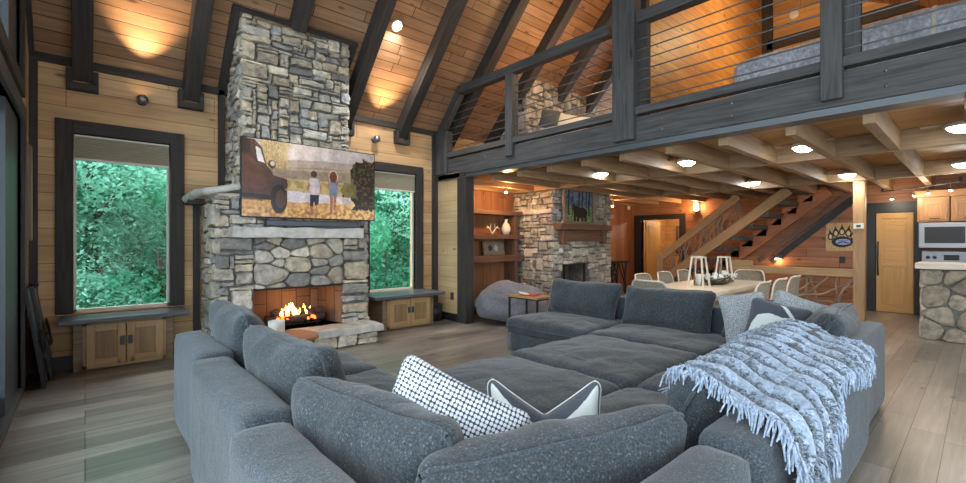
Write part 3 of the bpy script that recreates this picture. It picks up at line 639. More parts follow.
# soundbar + tv
t = thing('soundbar', 'long slim dark soundbar lying on the stone mantel under the television', 'soundbar', (2.3, 6.1, 1.64)); B(((1.72, 6.04, 1.65), (2.98, 6.13, 1.725))).build('body', 'screenbox', t, .012); B(((1.76, 6.034, 1.66), (2.94, 6.041, 1.71))).build('grille', 'steel', t)
import numpy as np
def mesh_image(W, H, paint):
    xs = (np.arange(W)+.5)/W; ys = (np.arange(H)+.5)/H; X, Y = np.meshgrid(xs, ys); img = np.zeros((H, W, 3)); paint(img, X, Y); return img
def inpoly(X, Y, poly):
    r = np.zeros(X.shape, bool); n = len(poly)
    for i in range(n):
        (x1, y1), (x2, y2) = poly[i], poly[(i+1) % n]
        if y1 == y2: continue
        c = ((y1 > Y) != (y2 > Y)) & (X < (x2-x1)*(Y-y1)/(y2-y1)+x1); r ^= c
    return r
def ell(X, Y, cx, cy, a, b): return ((X-cx)/a)**2+((Y-cy)/b)**2 < 1
def fillc(img, m, c, a=1.0): img[m] = img[m]*(1-a)+np.array(c)*a
def lin(r, g, b): return tuple((v/255)**2.2 for v in (r, g, b))
def pic_mesh(mb, O, U, V, img):    # O top-left corner, U width vector, V downward vector
    H, W, _ = img.shape; O, U, V = Vector(O), Vector(U), Vector(V); vs = [O+U*(i/W)+V*(j/H) for j in range(H+1) for i in range(W+1)]
    fs = []; cols = []
    for j in range(H):
        for i in range(W):
            fs.append((j*(W+1)+i, (j+1)*(W+1)+i, (j+1)*(W+1)+i+1, j*(W+1)+i+1)); cols.append(tuple(float(q) for q in img[j, i]))
    mb.add(vs, fs, [[(0, 0)]*4]*len(fs), False, cols)
def nz(X, Y, s, seed=0):
    out = np.zeros(X.shape)
    for idx in np.ndindex(X.shape): out[idx] = noise.noise(Vector((X[idx]*s*1.8, Y[idx]*s, seed)))
    return out
def tvpaint(img, X, Y):
    n1 = nz(X, Y, 12); n2 = nz(X, Y, 22, 5)
    sky = np.array(lin(205, 190, 185)); img[:] = sky
    for k in range(3): img[..., k] = sky[k]*(1.15-.6*np.abs(X-.35)-Y*.2)
    hill = Y > (.10+.30*np.abs(X-.30)**1.3*0+.12+.02*np.sin(X*9)-.08*(X > .5)*(X-.5)*2)
    fillc(img, hill, lin(172, 152, 140)); fillc(img, Y > .33+.03*np.sin(X*7+1)-.12*np.clip(X-.45, 0, 1), lin(152, 133, 112)); fillc(img, (Y > .33-.1*np.clip(X-.4, 0, 1)) & (Y < .36-.1*np.clip(X-.4, 0, 1)), lin(200, 175, 135), .5)
    fillc(img, Y > .48, lin(190, 165, 105)); fillc(img, (Y > .5) & (Y < .6) & (n1 > .0), lin(150, 135, 70), .6)
    fillc(img, (Y > .64+.08*np.clip(X-.3, 0, 1)) & (Y < .82) & (X > .3), lin(205, 195, 200)); fillc(img, (Y > .64) & (X < .3), lin(120, 84, 45))
    fillc(img, Y > .79+.02*n1, lin(205, 150, 70)); fillc(img, (Y > .8) & (n2 > .1), lin(240, 200, 110), .4); fillc(img, (Y > .88) & (n2 < -.05), lin(130, 85, 35), .45)
    fillc(img, (X > .6) & (Y > .74) & (n2+n1 > .0), lin(235, 190, 105), .8)
    # trees right
    e = .80+.05*n1; top = .12+.25*np.clip(.92-X, 0, 1)+.1*n1
    fillc(img, (X > e) & (Y > top) & (Y < .86+.03*n2), lin(62, 50, 34)); fillc(img, (X > e) & (Y > top) & (Y < .8) & (n2 > .12), lin(105, 88, 50), .8)
    fillc(img, (X > .72+.03*n1) & (X < .84) & (Y > .45+.08*n1) & (Y < .68), lin(120, 112, 52), .85)
    # golden willow upper left
    fillc(img, (X > .12) & (X < .31+.03*n1) & (Y < .36+.12*nz(X, Y, 60, 2)-.4*(X-.2)), lin(214, 182, 100), .85); fillc(img, (X > .14) & (X < .29) & (Y < .38) & (nz(X*3, Y*.4, 50, 3) > .05), lin(165, 128, 50), .8)
    # vehicle
    br = lin(98, 62, 50); dk = lin(70, 46, 40)
    fillc(img, inpoly(X, Y, [(0, 0), (.08, .01), (.13, .10), (.16, .33), (.19, .385), (.205, .45), (.30, .49), (.30, .62), (.2, .62), (.17, .74), (0, .72)]), br); fillc(img, inpoly(X, Y, [(.06, .2), (.075, .2), (.16, .62), (.15, .66), (.13, .6)]), dk, .6)
    fillc(img, inpoly(X, Y, [(0, .2), (.06, .24), (.14, .38), (.17, .6), (.12, .66), (0, .62)]), lin(112, 74, 58))
    fillc(img, inpoly(X, Y, [(0, .0), (.055, .02), (.06, .2), (0, .18)]), dk); fillc(img, inpoly(X, Y, [(.085, .09), (.12, .13), (.145, .3), (.10, .28)]), lin(225, 222, 222))
    fillc(img, inpoly(X, Y, [(.07, .02), (.082, .02), (.1, .3), (.088, .3)]), dk); fillc(img, ell(X, Y, .195, .31, .027, .055), dk); fillc(img, ell(X, Y, .2, .3, .016, .032), lin(205, 195, 190))
    fillc(img, inpoly(X, Y, [(.19, .52), (.22, .47), (.3, .5), (.305, .6), (.24, .6), (.21, .74), (.18, .7)]), lin(80, 62, 60))
    fillc(img, ell(X, Y, .243, .76, .058, .195), lin(52, 36, 30)); fillc(img, ell(X, Y, .255, .76, .036, .12), lin(96, 62, 46)); fillc(img, inpoly(X, Y, [(0, .7), (.19, .72), (.19, .78), (0, .76)]), lin(48, 34, 30))
    X0_, Y0_ = X, Y; X = (X-.57)/1.13+.565; Y = (Y-.95)/1.13+.945
    sk = lin(178, 112, 84)
    fillc(img, ell(X, Y, .50, .445, .022, .04), lin(74, 48, 38)); fillc(img, inpoly(X, Y, [(.47, .5), (.53, .5), (.54, .6), (.535, .7), (.475, .7), (.468, .6)]), lin(198, 184, 190))
    fillc(img, inpoly(X, Y, [(.468, .55), (.452, .62), (.455, .66), (.465, .64), (.475, .58)]), sk); fillc(img, inpoly(X, Y, [(.538, .55), (.552, .6), (.55, .63), (.54, .62)]), sk)
    fillc(img, inpoly(X, Y, [(.474, .7), (.535, .7), (.53, .82), (.508, .84), (.5, .78), (.492, .85), (.472, .84)]), lin(58, 54, 60))
    fillc(img, inpoly(X, Y, [(.474, .84), (.492, .85), (.493, .95), (.478, .96)]), sk); fillc(img, inpoly(X, Y, [(.508, .83), (.524, .82), (.52, .88), (.51, .88)]), sk)
    fillc(img, ell(X, Y, .634, .45, .034, .072), lin(225, 190, 165), .7); fillc(img, ell(X, Y, .634, .46, .027, .075), lin(120, 60, 40)); fillc(img, inpoly(X, Y, [(.61, .53), (.66, .53), (.662, .7), (.605, .7)]), lin(120, 132, 160))
    fillc(img, inpoly(X, Y, [(.6, .5), (.592, .58), (.6, .6), (.612, .56)]), sk); fillc(img, inpoly(X, Y, [(.66, .53), (.675, .5), (.668, .6)]), sk)
    fillc(img, inpoly(X, Y, [(.608, .7), (.632, .7), (.628, .93), (.61, .95)]), sk); fillc(img, inpoly(X, Y, [(.636, .7), (.658, .7), (.646, .88), (.636, .88)]), sk)
    X, Y = X0_, Y0_
    fillc(img, ell(X, Y, .728, .66, .008, .02), lin(60, 40, 35)); fillc(img, inpoly(X, Y, [(.72, .68), (.737, .68), (.735, .8), (.722, .8)]), lin(210, 170, 160)); fillc(img, inpoly(X, Y, [(.75, .68), (.765, .68), (.765, .8), (.75, .8)]), lin(215, 180, 165))
_tp = tvpaint
def tvpaint(img, X, Y):
    _tp(img, X, Y); n = nz(X, Y, 9, 7); n3 = nz(X, Y, 30, 8); img *= (1+.30*n+.22*n3)[..., None]; g_ = img.mean(2, keepdims=True); img[:] = np.clip(img*.78+g_*.22, 0, 1.2)**1.15; img += (.22*np.exp(-((X-.33)/.22)**2-((Y-.08)/.25)**2))[..., None]*np.array([1, .85, .65])
t = thing('television', 'large flat television above the mantel showing children running beside an off-road car', 'television', (2.35, 6.15, 1.76))
TX0, TX1, TZ0, TZ1 = 1.44, 3.27, 1.755, 2.765
B(((TX0, 6.125, TZ0), (TX1, 6.17, TZ1))).build('bezel', 'black', t, .004)
B(((1.7, 6.16, 1.9), (2.9, 6.2, 2.4))).build('wall_mount', 'black', t)
q = MB(); pic_mesh(q, (TX0+.012, 6.1235, TZ1-.012), (TX1-TX0-.024, 0, 0), (0, 0, -(TZ1-TZ0-.027)), mesh_image(240, 132, tvpaint))
M['tv'] = vcol_mat('television_picture', .6); q.build('screen', 'tv', t)

# ------------------------------------------------------------------ eyeball uplights, roof light
for x, lb in ((.53, 'small chrome eyeball uplight on the pine wall above the left window'), (3.72, 'small chrome eyeball uplight on the pine wall above the right window')):
    t = thing('eyeball_uplight', lb, 'wall light', (x, 6.99, 3.2))
    q = MB(); q.T = Matrix.Translation((x, 6.995, 3.2)) @ Matrix.Rotation(PI/2, 4, 'X'); q.lathe([(0, .012), (.05, .012), (.055, 0)], n=20); q.build('plate', 'screenbox', t)
    q = MB(); r = .062; q.lathe([(r*math.cos(a), r*math.sin(a)) for a in [-PI/2+k*PI/12 for k in range(11)]], (x, 6.90, 3.2), 20); q.build('globe', 'metal', t)
    q = MB(); q.lathe([(.0, 0), (.035, 0)], (x, 6.90, 3.245), 14); q.build('lens', 'lampw', t)
    L = lamp('uplight', 'SPOT', (x, 6.84, 3.262), 170, (1, .66, .34), .02, None, math.radians(62), 1); L.rotation_euler = Vector((0, -.44, .75)).to_track_quat('-Z', 'Y').to_euler()
def recess(x, y, lb):
    t = thing('recessed_light', lb, 'ceiling light', (x, y, rz(y))); n = Vector((0, -SL, -1)).normalized()
    R = n.to_track_quat('Z', 'Y').to_matrix().to_4x4(); T = Matrix.Translation((x, y, rz(y))) @ R
    q = MB(); q.T = T; q.lathe([(.09, -.01), (.09, .012), (.07, .014)], n=24); q.build('trim_ring', 'cream', t)
    q = MB(); q.T = T; q.lathe([(.07, .01), (0, .01)], n=24); q.build('lens', 'lamp', t)
    L = lamp('downlight', 'SPOT', Vector((x, y, rz(y)))+n*.04, 130, (.95, .97, 1), .06, None, math.radians(150), .8); L.rotation_euler = (0, 0, 0)
recess(3.50, 5.87, 'bright round recessed light in the sloping plank ceiling between rafters')

# ------------------------------------------------------------------ loft: lamps under joists
for i, (x, y) in enumerate(((6.47, .14), (6.46, 1.44), (6.42, 2.82), (6.47, 4.28), (9.6, .2), (9.69, 1.55), (9.64, 2.97))):
    pos = ['front row, at the right edge of the photo', 'front row, second from the right edge', 'front row, second from the left', 'front row, leftmost, toward the second fireplace', 'back row, at the right edge above the kitchen', 'back row, beside the timber post', 'back row, above the staircase'][i]
    t = thing('puck_light', 'bright disc light under the loft, '+pos, 'ceiling light', (x, y, 2.6), 'disc lights under the loft')
    B(((x-.06, y-.3, 2.62), (x+.06, y+.3, 2.64))).build('mount_strip', 'joist', t)
    q = MB(); q.lathe([(0, .04), (.12, .04), (.13, .02), (.13, 0), (.12, -.004)], (x, y, 2.585), 24); q.build('housing', 'cream', t)
    q = MB(); q.lathe([(0, -.06), (.05, -.052), (.09, -.03), (.115, 0), (.12, .002)], (x, y, 2.582), 24); q.build('lens', 'lamp', t)
    lamp('puck', 'SPOT', (x, y, 2.53), 40, (1, .93, .82), .08, (0, 0, 0), math.radians(165), .5)

# ------------------------------------------------------------------ sofa
def cubegrid(res):
    vs = []; idx = {}; fs = []
    def vid(p):
        k = tuple(round(c, 5) for c in p)
        if k not in idx: idx[k] = len(vs); vs.append(k)
        return idx[k]
    def lerp(i, n): return -1+2*i/n
    rx, ry, rzz = res
    for sx in (-1, 1):
        for i in range(ry):
            for j in range(rzz):
                a = [(sx, lerp(i, ry), lerp(j, rzz)), (sx, lerp(i+1, ry), lerp(j, rzz)), (sx, lerp(i+1, ry), lerp(j+1, rzz)), (sx, lerp(i, ry), lerp(j+1, rzz))]
                fs.append([vid(p) for p in (a if sx > 0 else a[::-1])])
    for sx in (-1, 1):
        for i in range(rx):
            for j in range(rzz):
                a = [(lerp(i, rx), sx, lerp(j, rzz)), (lerp(i+1, rx), sx, lerp(j, rzz)), (lerp(i+1, rx), sx, lerp(j+1, rzz)), (lerp(i, rx), sx, lerp(j+1, rzz))]
                fs.append([vid(p) for p in (a if sx < 0 else a[::-1])])
    for sx in (-1, 1):
        for i in range(rx):
            for j in range(ry):
                a = [(lerp(i, rx), lerp(j, ry), sx), (lerp(i+1, rx), lerp(j, ry), sx), (lerp(i+1, rx), lerp(j+1, ry), sx), (lerp(i, rx), lerp(j+1, ry), sx)]
                fs.append([vid(p) for p in (a if sx > 0 else a[::-1])])
    return vs, fs
def softmap(p, w, d, h, pn, dome, pinch, wr, seed, sag=0):
    x, y, z = p; mx = max(abs(x), abs(y), abs(z)); X, Y, Z = x*w/2, y*d/2, z*h/2
    r = min(pn, w/2, d/2, h/2)
    # rounded box: clamp to inner box then push out by r
    ix, iy, iz = w/2-r, d/2-r, h/2-r
    cx, cy, cz = max(-ix, min(ix, X)), max(-iy, min(iy, Y)), max(-iz, min(iz, Z)); v = Vector((X-cx, Y-cy, Z-cz))
    if v.length > 1e-6: v = v.normalized()*r
    P = Vector((cx, cy, cz))+v
    u, q = P.x/(w/2), P.y/(d/2)
    dm = 1+dome*(1-u*u)*(1-q*q)
    if pinch:
        e = max(0, (1-abs(u)**2.6))*max(0, (1-abs(q)**2.6)); k = (1-pinch)+pinch*e**.42; P.z *= k
        P.x *= 1-.09*(1-q*q)*abs(u)**3; P.y *= 1-.09*(1-u*u)*abs(q)**3
    if P.z > 0 or pinch: P.z *= dm
    if wr:
        s = Vector((P.x*2.2, P.y*2.2, seed*3.1)); a = noise.noise(s+Vector((noise.noise(s*2)*1.2, noise.noise(s*2+Vector((5, 5, 5)))*1.2, 0)))
        b = 1-abs(noise.noise(Vector((P.x*5+seed, P.y*5, P.z*3))))*2
        P.z += (a*.9+b*.25)*wr*(1 if P.z > 0 else .3)
        P += noise.noise_vector(P*4+Vector((seed, seed, 0)))*wr*.55
    if sag: P.y -= sag*max(0, q)*max(0, 1-abs(u)*1.15)
    return P
def soft(w, d, h, pn=.06, dome=.3, pinch=0, wr=.02, seed=0, res=.045, T=None, sag=0):
    rs = [max(4, int(w/res)), max(4, int(d/res)), max(4, int(h/res))]
    vs, fs = cubegrid(rs); V = [softmap(p, w, d, h, pn, dome, pinch, wr, seed, sag) for p in vs]
    m = MB()
    if T is not None: m.T = T
    m.add(V, fs, [[(V[k].x, V[k].y) for k in f] for f in fs], True); return m
def piping(w, d, h, pn, dome, pinch, wr, seed, T, r=.008, sag=0):
    m = MB(); m.T = T; n = 18; P = []
    for (a, b) in (((-1, -1), (1, -1)), ((1, -1), (1, 1)), ((1, 1), (-1, 1)), ((-1, 1), (-1, -1))):
        for i in range(n): t = i/n; P.append((a[0]+(b[0]-a[0])*t, a[1]+(b[1]-a[1])*t, 0))
    pts = [softmap(p, w, d, h, pn, dome, pinch, wr, seed, sag) for p in P]; pts.append(pts[0])
    pts = [p*1.006 for p in pts]; m.tube(pts, r, 6, False); return m
def TR(x, y, z, rx=0, ry=0, rzd=0, roll=0):
    return Matrix.Translation((x, y, z)) @ Euler((math.radians(rx), math.radians(ry), math.radians(rzd)), 'XYZ').to_matrix().to_4x4() @ Matrix.Rotation(math.radians(roll), 4, 'Z')
SB = .27
def section(label, loc, seat=None, frames=(), cushions=(), base=None, name='sofa_section', cat='sofa section'):
    t = thing(name, label, cat, loc, 'sections of the grey pit sectional')
    if base:
        x0, y0, x1, y1 = base; q = soft(x1-x0, y1-y0, .25, .03, 0, 0, .004, 1, .12, TR((x0+x1)/2, (y0+y1)/2, .155)); q.build('base', 'sofa', t)
    for k, (x0, y0, x1, y1, z1) in enumerate(frames):
        q = soft(x1-x0, y1-y0, z1-.03, .045, .0, 0, .006, k+loc[0], .07, TR((x0+x1)/2, (y0+y1)/2, (z1+.03)/2)); q.build('back_frame', 'sofa', t)
    if seat:
        for k, (x0, y0, x1, y1) in enumerate([seat] if not isinstance(seat[0], tuple) else seat):
            a = (x1-x0+.015, y1-y0+.015, .19, .07, .42, 0, .017, k+loc[0]*3+loc[1]); T = TR((x0+x1)/2, (y0+y1)/2, .365)
            c = soft(*a, .045, T).build('seat_cushion', 'sofa_l', t); piping(a[0], a[1], a[2], a[3], a[4], 0, a[6], a[7], T, .006).build('piping', 'sofa', c)
    for k, (T, w, d, h, sd) in enumerate(cushions):
        a = (w, d, h, .07, .25, .72, .034, sd); c = soft(*a, .032, T).build('back_cushion', 'sofa_l', t)
        piping(*a, T, .011).build('piping', 'sofa', c)
    return t
FH = .74
section('far left sofa section nearest the burning fireplace', (1.1, 3.7, 0), (.76, 3.2, 1.76, 4.2), [(.515, 3.22, .74, 4.24, FH)], [(TR(.87, 3.73, .73, 0, 74, 0), .50, .98, .24, 1)], (.75, 3.22, 1.74, 4.2))
section('middle section of the left sofa run, behind the patterned corner', (1.1, 2.6, 0), (.72, 1.98, 1.74, 3.18), [(.465, 1.95, .69, 3.2, FH)], [(TR(.87, 2.60, .69, 0, 72, 3), .50, 1.02, .26, 2)], (.7, 1.97, 1.74, 3.18))
section('near left corner section of the sofa, nearest the camera', (1.1, 1.2, 0), (.64, .74, 1.68, 1.94), [(.39, .5, .62, 1.90, FH), (.63, .50, 1.66, .70, FH)],
        [(TR(.86, 1.62, .635, 0, 70, 9), .44, .98, .27, 3), (TR(1.25, 1.0, .60, -66, 0, -17), 1.10, .42, .27, 4)], (.63, .71, 1.68, 1.94))
section('near sofa section with the fringed throw over its back', (2.25, 1.1, 0), (1.72, .80, 2.84, 1.64), [(1.68, .47, 2.86, .72, FH+.01)], [(TR(2.4, .88, .66, -68, 0, 0), 1.0, .44, .26, 5)], (1.7, .72, 2.84, 1.64))
section('near sofa section between the throw and the right corner', (3.4, 1.1, 0), (2.88, .80, 4.02, 1.64), [(2.89, .52, 4.05, .74, FH)], [(TR(3.32, .82, .66, -68, 0, 0), .8, .44, .24, 6)], (2.88, .75, 4.03, 1.64))
section('right corner section of the sofa nearest the kitchen', (4.7, 1.1, 0), (4.07, .76, 5.04, 1.62), [(4.08, .575, 5.28, .78, FH), (5.07, .79, 5.29, 1.64, FH)],
        [(TR(4.42, .84, .70, -64, 0, 4), .98, .5, .26, 7), (TR(4.98, 1.42, .66, 0, -72, 0), .46, .82, .24, 8)], (4.06, .78, 5.06, 1.64))
section('right sofa section in the middle, before the dining table', (4.7, 2.3, 0), (4.1, 1.66, 5.06, 2.92), [(5.07, 1.66, 5.30, 2.93, FH)], [(TR(4.97, 2.43, .67, 0, -70, 0), .50, 1.06, .27, 9)], (4.08, 1.66, 5.06, 2.93))
section('right sofa section at the far end beside the wood side table', (4.7, 3.6, 0), (4.1, 2.95, 5.06, 4.17), [(5.07, 2.95, 5.30, 4.16, FH)], [(TR(4.98, 3.58, .68, 0, -70, 0), .50, 1.10, .27, 10)], (4.12, 2.95, 5.06, 4.16))
section('dark ottoman in the middle left of the pit sofa', (2.3, 2.2, 0), (1.78, 1.66, 2.80, 2.82), [], [], (1.79, 1.67, 2.79, 2.8), 'ottoman', 'ottoman')
section('dark ottoman in the middle right of the pit sofa', (3.45, 2.2, 0), (2.83, 1.66, 4.08, 2.84), [], [], (2.84, 1.67, 4.06, 2.82), 'ottoman', 'ottoman')

# throw pillows
def pat_mat(name, kind):
    m, nt, b = newmat(name, .9); uv = uvmap(nt)
    if kind == 'dots':
        v = N(nt, 'ShaderNodeTexVoronoi', Scale=56.0, Randomness=.15); nt.links.new(uv, v.inputs['Vector'])
        nt.links.new(ramp(nt, v.outputs['Distance'], [(.40, (.72, .76, .80)), (.48, (.03, .045, .07))]), b.inputs['Base Color'])
    if kind == 'knit':
        v = N(nt, 'ShaderNodeTexVoronoi', Scale=110.0, Randomness=.4); nt.links.new(uv, v.inputs['Vector'])
        nt.links.new(ramp(nt, v.outputs['Distance'], [(.35, (.5, .53, .55)), (.6, (.11, .12, .135))]), b.inputs['Base Color'])
    bump(nt, b, v.outputs['Distance'], .5, .004); return m
M['dots'] = pat_mat('white_dots_on_navy', 'dots'); M['knit'] = pat_mat('grey_knit', 'knit')
def pillow(name, label, T, w, d, h, mat, seed, sag=0, pm=None):
    t = thing(name, label, 'pillow', T.to_translation()); a = (w, d, h, .06, .25, .85, .008, seed)
    c = soft(*a, .022, T, sag).build('cover', mat, t); piping(*a, T, .004, sag).build('piping', pm or mat, c); return t
pillow('throw_pillow', 'white pillow with dark honeycomb dots lying in the near sofa corner', TR(1.13, 1.50, .64, 74, 0, -40, -26), .62, .46, .18, 'dots', 11)
T2 = TR(1.62, 1.38, .575, 76, 0, -45); DT = .15
p = pillow('throw_pillow', 'white and slate two-tone pillow with dented top, right of the dotted pillow', T2, .56, .44, .15, 'slate', 12, DT, 'white')
a2 = (.56, .44, .15, .06, .25, .85, .008, 12, DT)
pillow('throw_pillow', 'grey knit pillow upright in the right sofa corner', TR(4.66, 1.50, .72, 72, 0, -70, 10), .40, .50, .15, 'knit', 13)
pillow('throw_pillow', 'grey knit pillow behind the bear pillow', TR(4.76, 1.12, .75, 70, 0, -75, -20), .46, .44, .14, 'knit', 15)
T = TR(4.46, 1.19, .72, 68, 0, -75, -12); a = (.46, .42, .13, .06, .25, .85, .008, 14)
BP = pillow('throw_pillow', 'slate pillow with a white bear figure in the right corner of the sofa', T, .46, .42, .13, 'slate', 14)
def applique(T, a, poly, nsub=26, side=-1):
    # fill polygon on the pillow face by sampling a grid
    m = MB(); m.T = T; vs = []; idx = {}; fs = []
    st_ = 2/nsub/1.6; n = int(2/st_)
    X = np.array([[-1+(i+.5)*st_ for i in range(n)] for j in range(n)]); Y = np.array([[-1+(j+.5)*st_ for i in range(n)] for j in range(n)]); ins = inpoly(X, Y, poly)
    def vid(i, j):
        if (i, j) not in idx:
            P = softmap((-1+i*st_, -1+j*st_, side), *a); idx[(i, j)] = len(vs); vs.append((P.x, P.y, P.z+side*.004))
        return idx[(i, j)]
    for j in range(n):
        for i in range(n):
            if ins[j, i]: fs.append((vid(i, j), vid(i+1, j), vid(i+1, j+1), vid(i, j+1)))
    m.add(vs, fs, None, True); return m
for sx in (1, -1): applique(T2, a2, [(sx*1.0, 1.0), (sx*.03, .15), (sx*.04, -1.0), (sx*1.0, -1.0)], 60, 1).build('white_panel', 'white', p)
p = BP
bear = [(-.9, -.9), (-.85, -.2), (-.66, .2), (-.3, .36), (.1, .3), (.4, .36), (.66, .2), (.88, -.0), (.92, -.3), (.6, -.38), (.5, -.9), (.25, -.9), (.2, -.5), (-.2, -.5), (-.28, -.9)]
applique(T, a, bear, 50, 1).build('bear_figure', 'white', p)
applique(T, a, [(-.05, .92), (.08, .95), (.5, .38), (.36, .36)], 50, 1).build('white_stripe', 'white', p)

# fringed throw
def sect_path(s):   # arc length s from the seat side over the back to outside: returns (y,z,normal)
    pts = [(1.30, .50), (1.12, .60), (1.0, .76), (.93, .85), (.84, .875), (.74, .85), (.66, .79), (.56, .785), (.48, .775), (.445, .73), (.435, .6), (.43, .45), (.43, .2)]
    L = 0
    for i in range(len(pts)-1):
        (a, b), (c, d) = pts[i], pts[i+1]; l = math.hypot(c-a, d-b)
        if s <= L+l or i == len(pts)-2:
            t = (s-L)/l; n = (-(d-b)/l*-1, (c-a)/l*-1); return a+(c-a)*t, b+(d-b)*t, n
        L += l
t = thing('fringed_throw', 'pale blue ribbed throw with shaggy rows and fringe draped over the sofa back', 'throw blanket', (2.6, .7, .76))
nx, ns = 150, 90; X0, X1 = 2.06, 3.74
def tp(u, v):     # u along x 0..1, v along the drape 0..1
    s0 = .42+.08*u; s1 = 1.02+.05*math.sin(u*9)+.22*(1-u)**2
    s = s0+(s1-s0)*v; y, z, n = sect_path(s)
    y2, z2, n2 = sect_path(max(0, s-.06)); y3, z3, n3 = sect_path(s+.06); y = (y+y2+y3)/3; z = (z+z2+z3)/3
    x = X0+(X1-X0)*u-(.30-.30*u)*v*(1-.0)+.015*math.sin(v*14+u*20)
    y += .05*u
    ph = (u*(X1-X0)+.02*math.sin(v*8))/.155*2*PI; rib = .5+.5*math.cos(ph)
    d = .008+.030*rib+.008*noise.noise(Vector((x*14, s*14, 0)))
    N_ = Vector((0, n[0], n[1])); nn = Vector((0, n2[0]+n3[0], n2[1]+n3[1])).normalized()
    if nn.z < 0 and abs(nn.z) > .5: nn = -nn
    return Vector((x, y, z))+Vector((0, nn.y if False else 0, 0)), nn, d, rib
G = [[tp(i/nx, j/ns) for j in range(ns+1)] for i in range(nx+1)]
def onrm(nn):      # outward normal: away from the sofa body (towards +z or -y)
    return nn if (nn.z-nn.y) > 0 else -nn
q = MB(); vs = [G[i][j][0]+onrm(G[i][j][1])*G[i][j][2] for i in range(nx+1) for j in range(ns+1)]
q.add(vs, [(i*(ns+1)+j, (i+1)*(ns+1)+j, (i+1)*(ns+1)+j+1, i*(ns+1)+j+1) for i in range(nx) for j in range(ns)], None, True)
c = q.build('knitted_cloth', 'throw', t)
rg = random.Random(5); q = MB()
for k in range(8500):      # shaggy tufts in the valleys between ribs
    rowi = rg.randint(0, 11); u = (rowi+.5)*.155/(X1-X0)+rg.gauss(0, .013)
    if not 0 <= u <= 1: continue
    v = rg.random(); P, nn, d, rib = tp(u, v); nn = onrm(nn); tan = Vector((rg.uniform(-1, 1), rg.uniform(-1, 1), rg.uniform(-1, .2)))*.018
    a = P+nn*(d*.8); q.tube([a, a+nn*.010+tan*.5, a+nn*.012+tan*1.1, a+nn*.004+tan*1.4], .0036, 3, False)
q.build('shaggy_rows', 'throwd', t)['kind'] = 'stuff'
q = MB()
for k in range(1100):
    e = rg.random()
    if e < .5: u, v = rg.random(), 1.0; dn = Vector((rg.uniform(-.25, .25), -.12, -1))
    elif e < .72: u, v = 0.0, rg.random(); dn = Vector((-1, rg.uniform(-.6, .3), -.5-.5*v))
    elif e < .87: u, v = 1.0, .35+.65*rg.random(); dn = Vector((.7, -.3, -.7))
    else: u, v = rg.random(), 0.0; dn = Vector((rg.uniform(-.5, .5), .8, -.25))
    P, nn, d, rib = tp(u, v); nn = onrm(nn); a = P+nn*d; dn.normalize(); L = rg.uniform(.03, .11); b = a+dn*L*.5+nn*.012+Vector((rg.uniform(-.02, .02), rg.uniform(-.01, .01), rg.uniform(-.01, .01))); c2 = a+dn*L+Vector((rg.uniform(-.015, .015), -.005, -.01)) + nn*.008
    q.tube([a, b, c2], .004, 4, False, rr=[.005, .0045, .003])
q.build('fringe', 'throw', t)['kind'] = 'stuff'

# ------------------------------------------------------------------ side tables, bean bag
t = thing('side_table', 'small live-edge wood side table on a black base between sofa and hearth', 'side table', (1.42, 4.42, 0))
q = MB(); poly = [(1.15, 4.25), (1.3, 4.13), (1.5, 4.1), (1.66, 4.2), (1.7, 4.38), (1.62, 4.6), (1.42, 4.68), (1.2, 4.6)]
q.prism([(x, y, .53) for x, y in poly], (0, 0, .035)); q.build('top', 'timber_red', t, .008)
q = MB(); q.beam((1.42, 4.4, 0), (1.42, 4.4, .53), .04, .04, (1, 0, 0)); q.box((1.25, 4.25, 0), (1.6, 4.55, .02)); q.build('leg', 'black', t)
t = thing('candle_jar', 'frosted glass candle jar on the live-edge side table', 'candle', (1.38, 4.5, .566)); q = MB(); q.lathe([(0, 0), (.065, 0), (.072, .02), (.072, .13), (.066, .13), (.064, .1), (0, .1)], (1.36, 4.48, .566), 24); q.build('jar', 'wax', t)
q = MB(); q.lathe([(.0735, .03), (.0735, .085)], (1.36, 4.48, .566), 24); q.build('paper_band', 'cream', t)
t = thing('side_table', 'wood-topped side table with thin black metal legs beside the grey bean bag', 'side table', (5.2, 4.7, 0))
B(((5.0, 4.40, .58), (5.44, 5.02, .61))).build('top', 'timber', t, .005)
for (x, y) in ((5.02, 5.0), (5.42, 5.0), (5.42, 4.42), (5.02, 4.42)): B(((x-.012, y-.012, 0), (x+.012, y+.012, .58))).build('leg', 'black', t)
B(((5.02, 4.42, .56), (5.42, 4.44, .58)), ((5.02, 4.98, .56), (5.42, 5.0, .58)), ((5.01, 4.42, .56), (5.03, 5.0, .58)), ((5.41, 4.42, .56), (5.43, 5.0, .58))).build('frame', 'black', t)
q = MB(); q.T = TR(5.2, 4.68, .613, 0, 0, 20); q.box((-.13, -.09, 0), (.13, .09, .012)); o = q.build('magazine', 'red'); tag(o, 'red magazine lying on the side table beside the bean bag', 'magazine')
q = MB(); q.T = TR(5.13, 4.8, .63, 12, 0, 50); q.box((-.1, -.07, 0), (.1, .07, .02)); o = q.build('book', 'cream'); tag(o, 'small pale book leaning open on the red magazine', 'book')
t = thing('bean_bag', 'big grey plush bean bag on the floor before the bookshelf', 'bean bag', (5.75, 5.75, 0))
vs, fs = cubegrid((26, 26, 18)); V = []
for p in vs:
    d = Vector(p).normalized(); r = 1+.10*noise.noise(d*2.2+Vector((3, 1, 0)))+.035*noise.noise(d*7); z = d.z
    zz = .34*(z if z > 0 else z*.95); k = 1 if z > 0 else 1.0
    sq = (abs(d.x)**2.2+abs(d.y)**2.2+abs(d.z)**2.6)**(-1/2.3)
    P = Vector((d.x*.66, d.y*.62, d.z*.34))*sq*r; P.z = max(P.z, -.30)+.30; P.z += .10*math.exp(-((P.x+.1)**2+(P.y-.1)**2)/.12)
    V.append(P+Vector((5.80, 5.72, .005)))
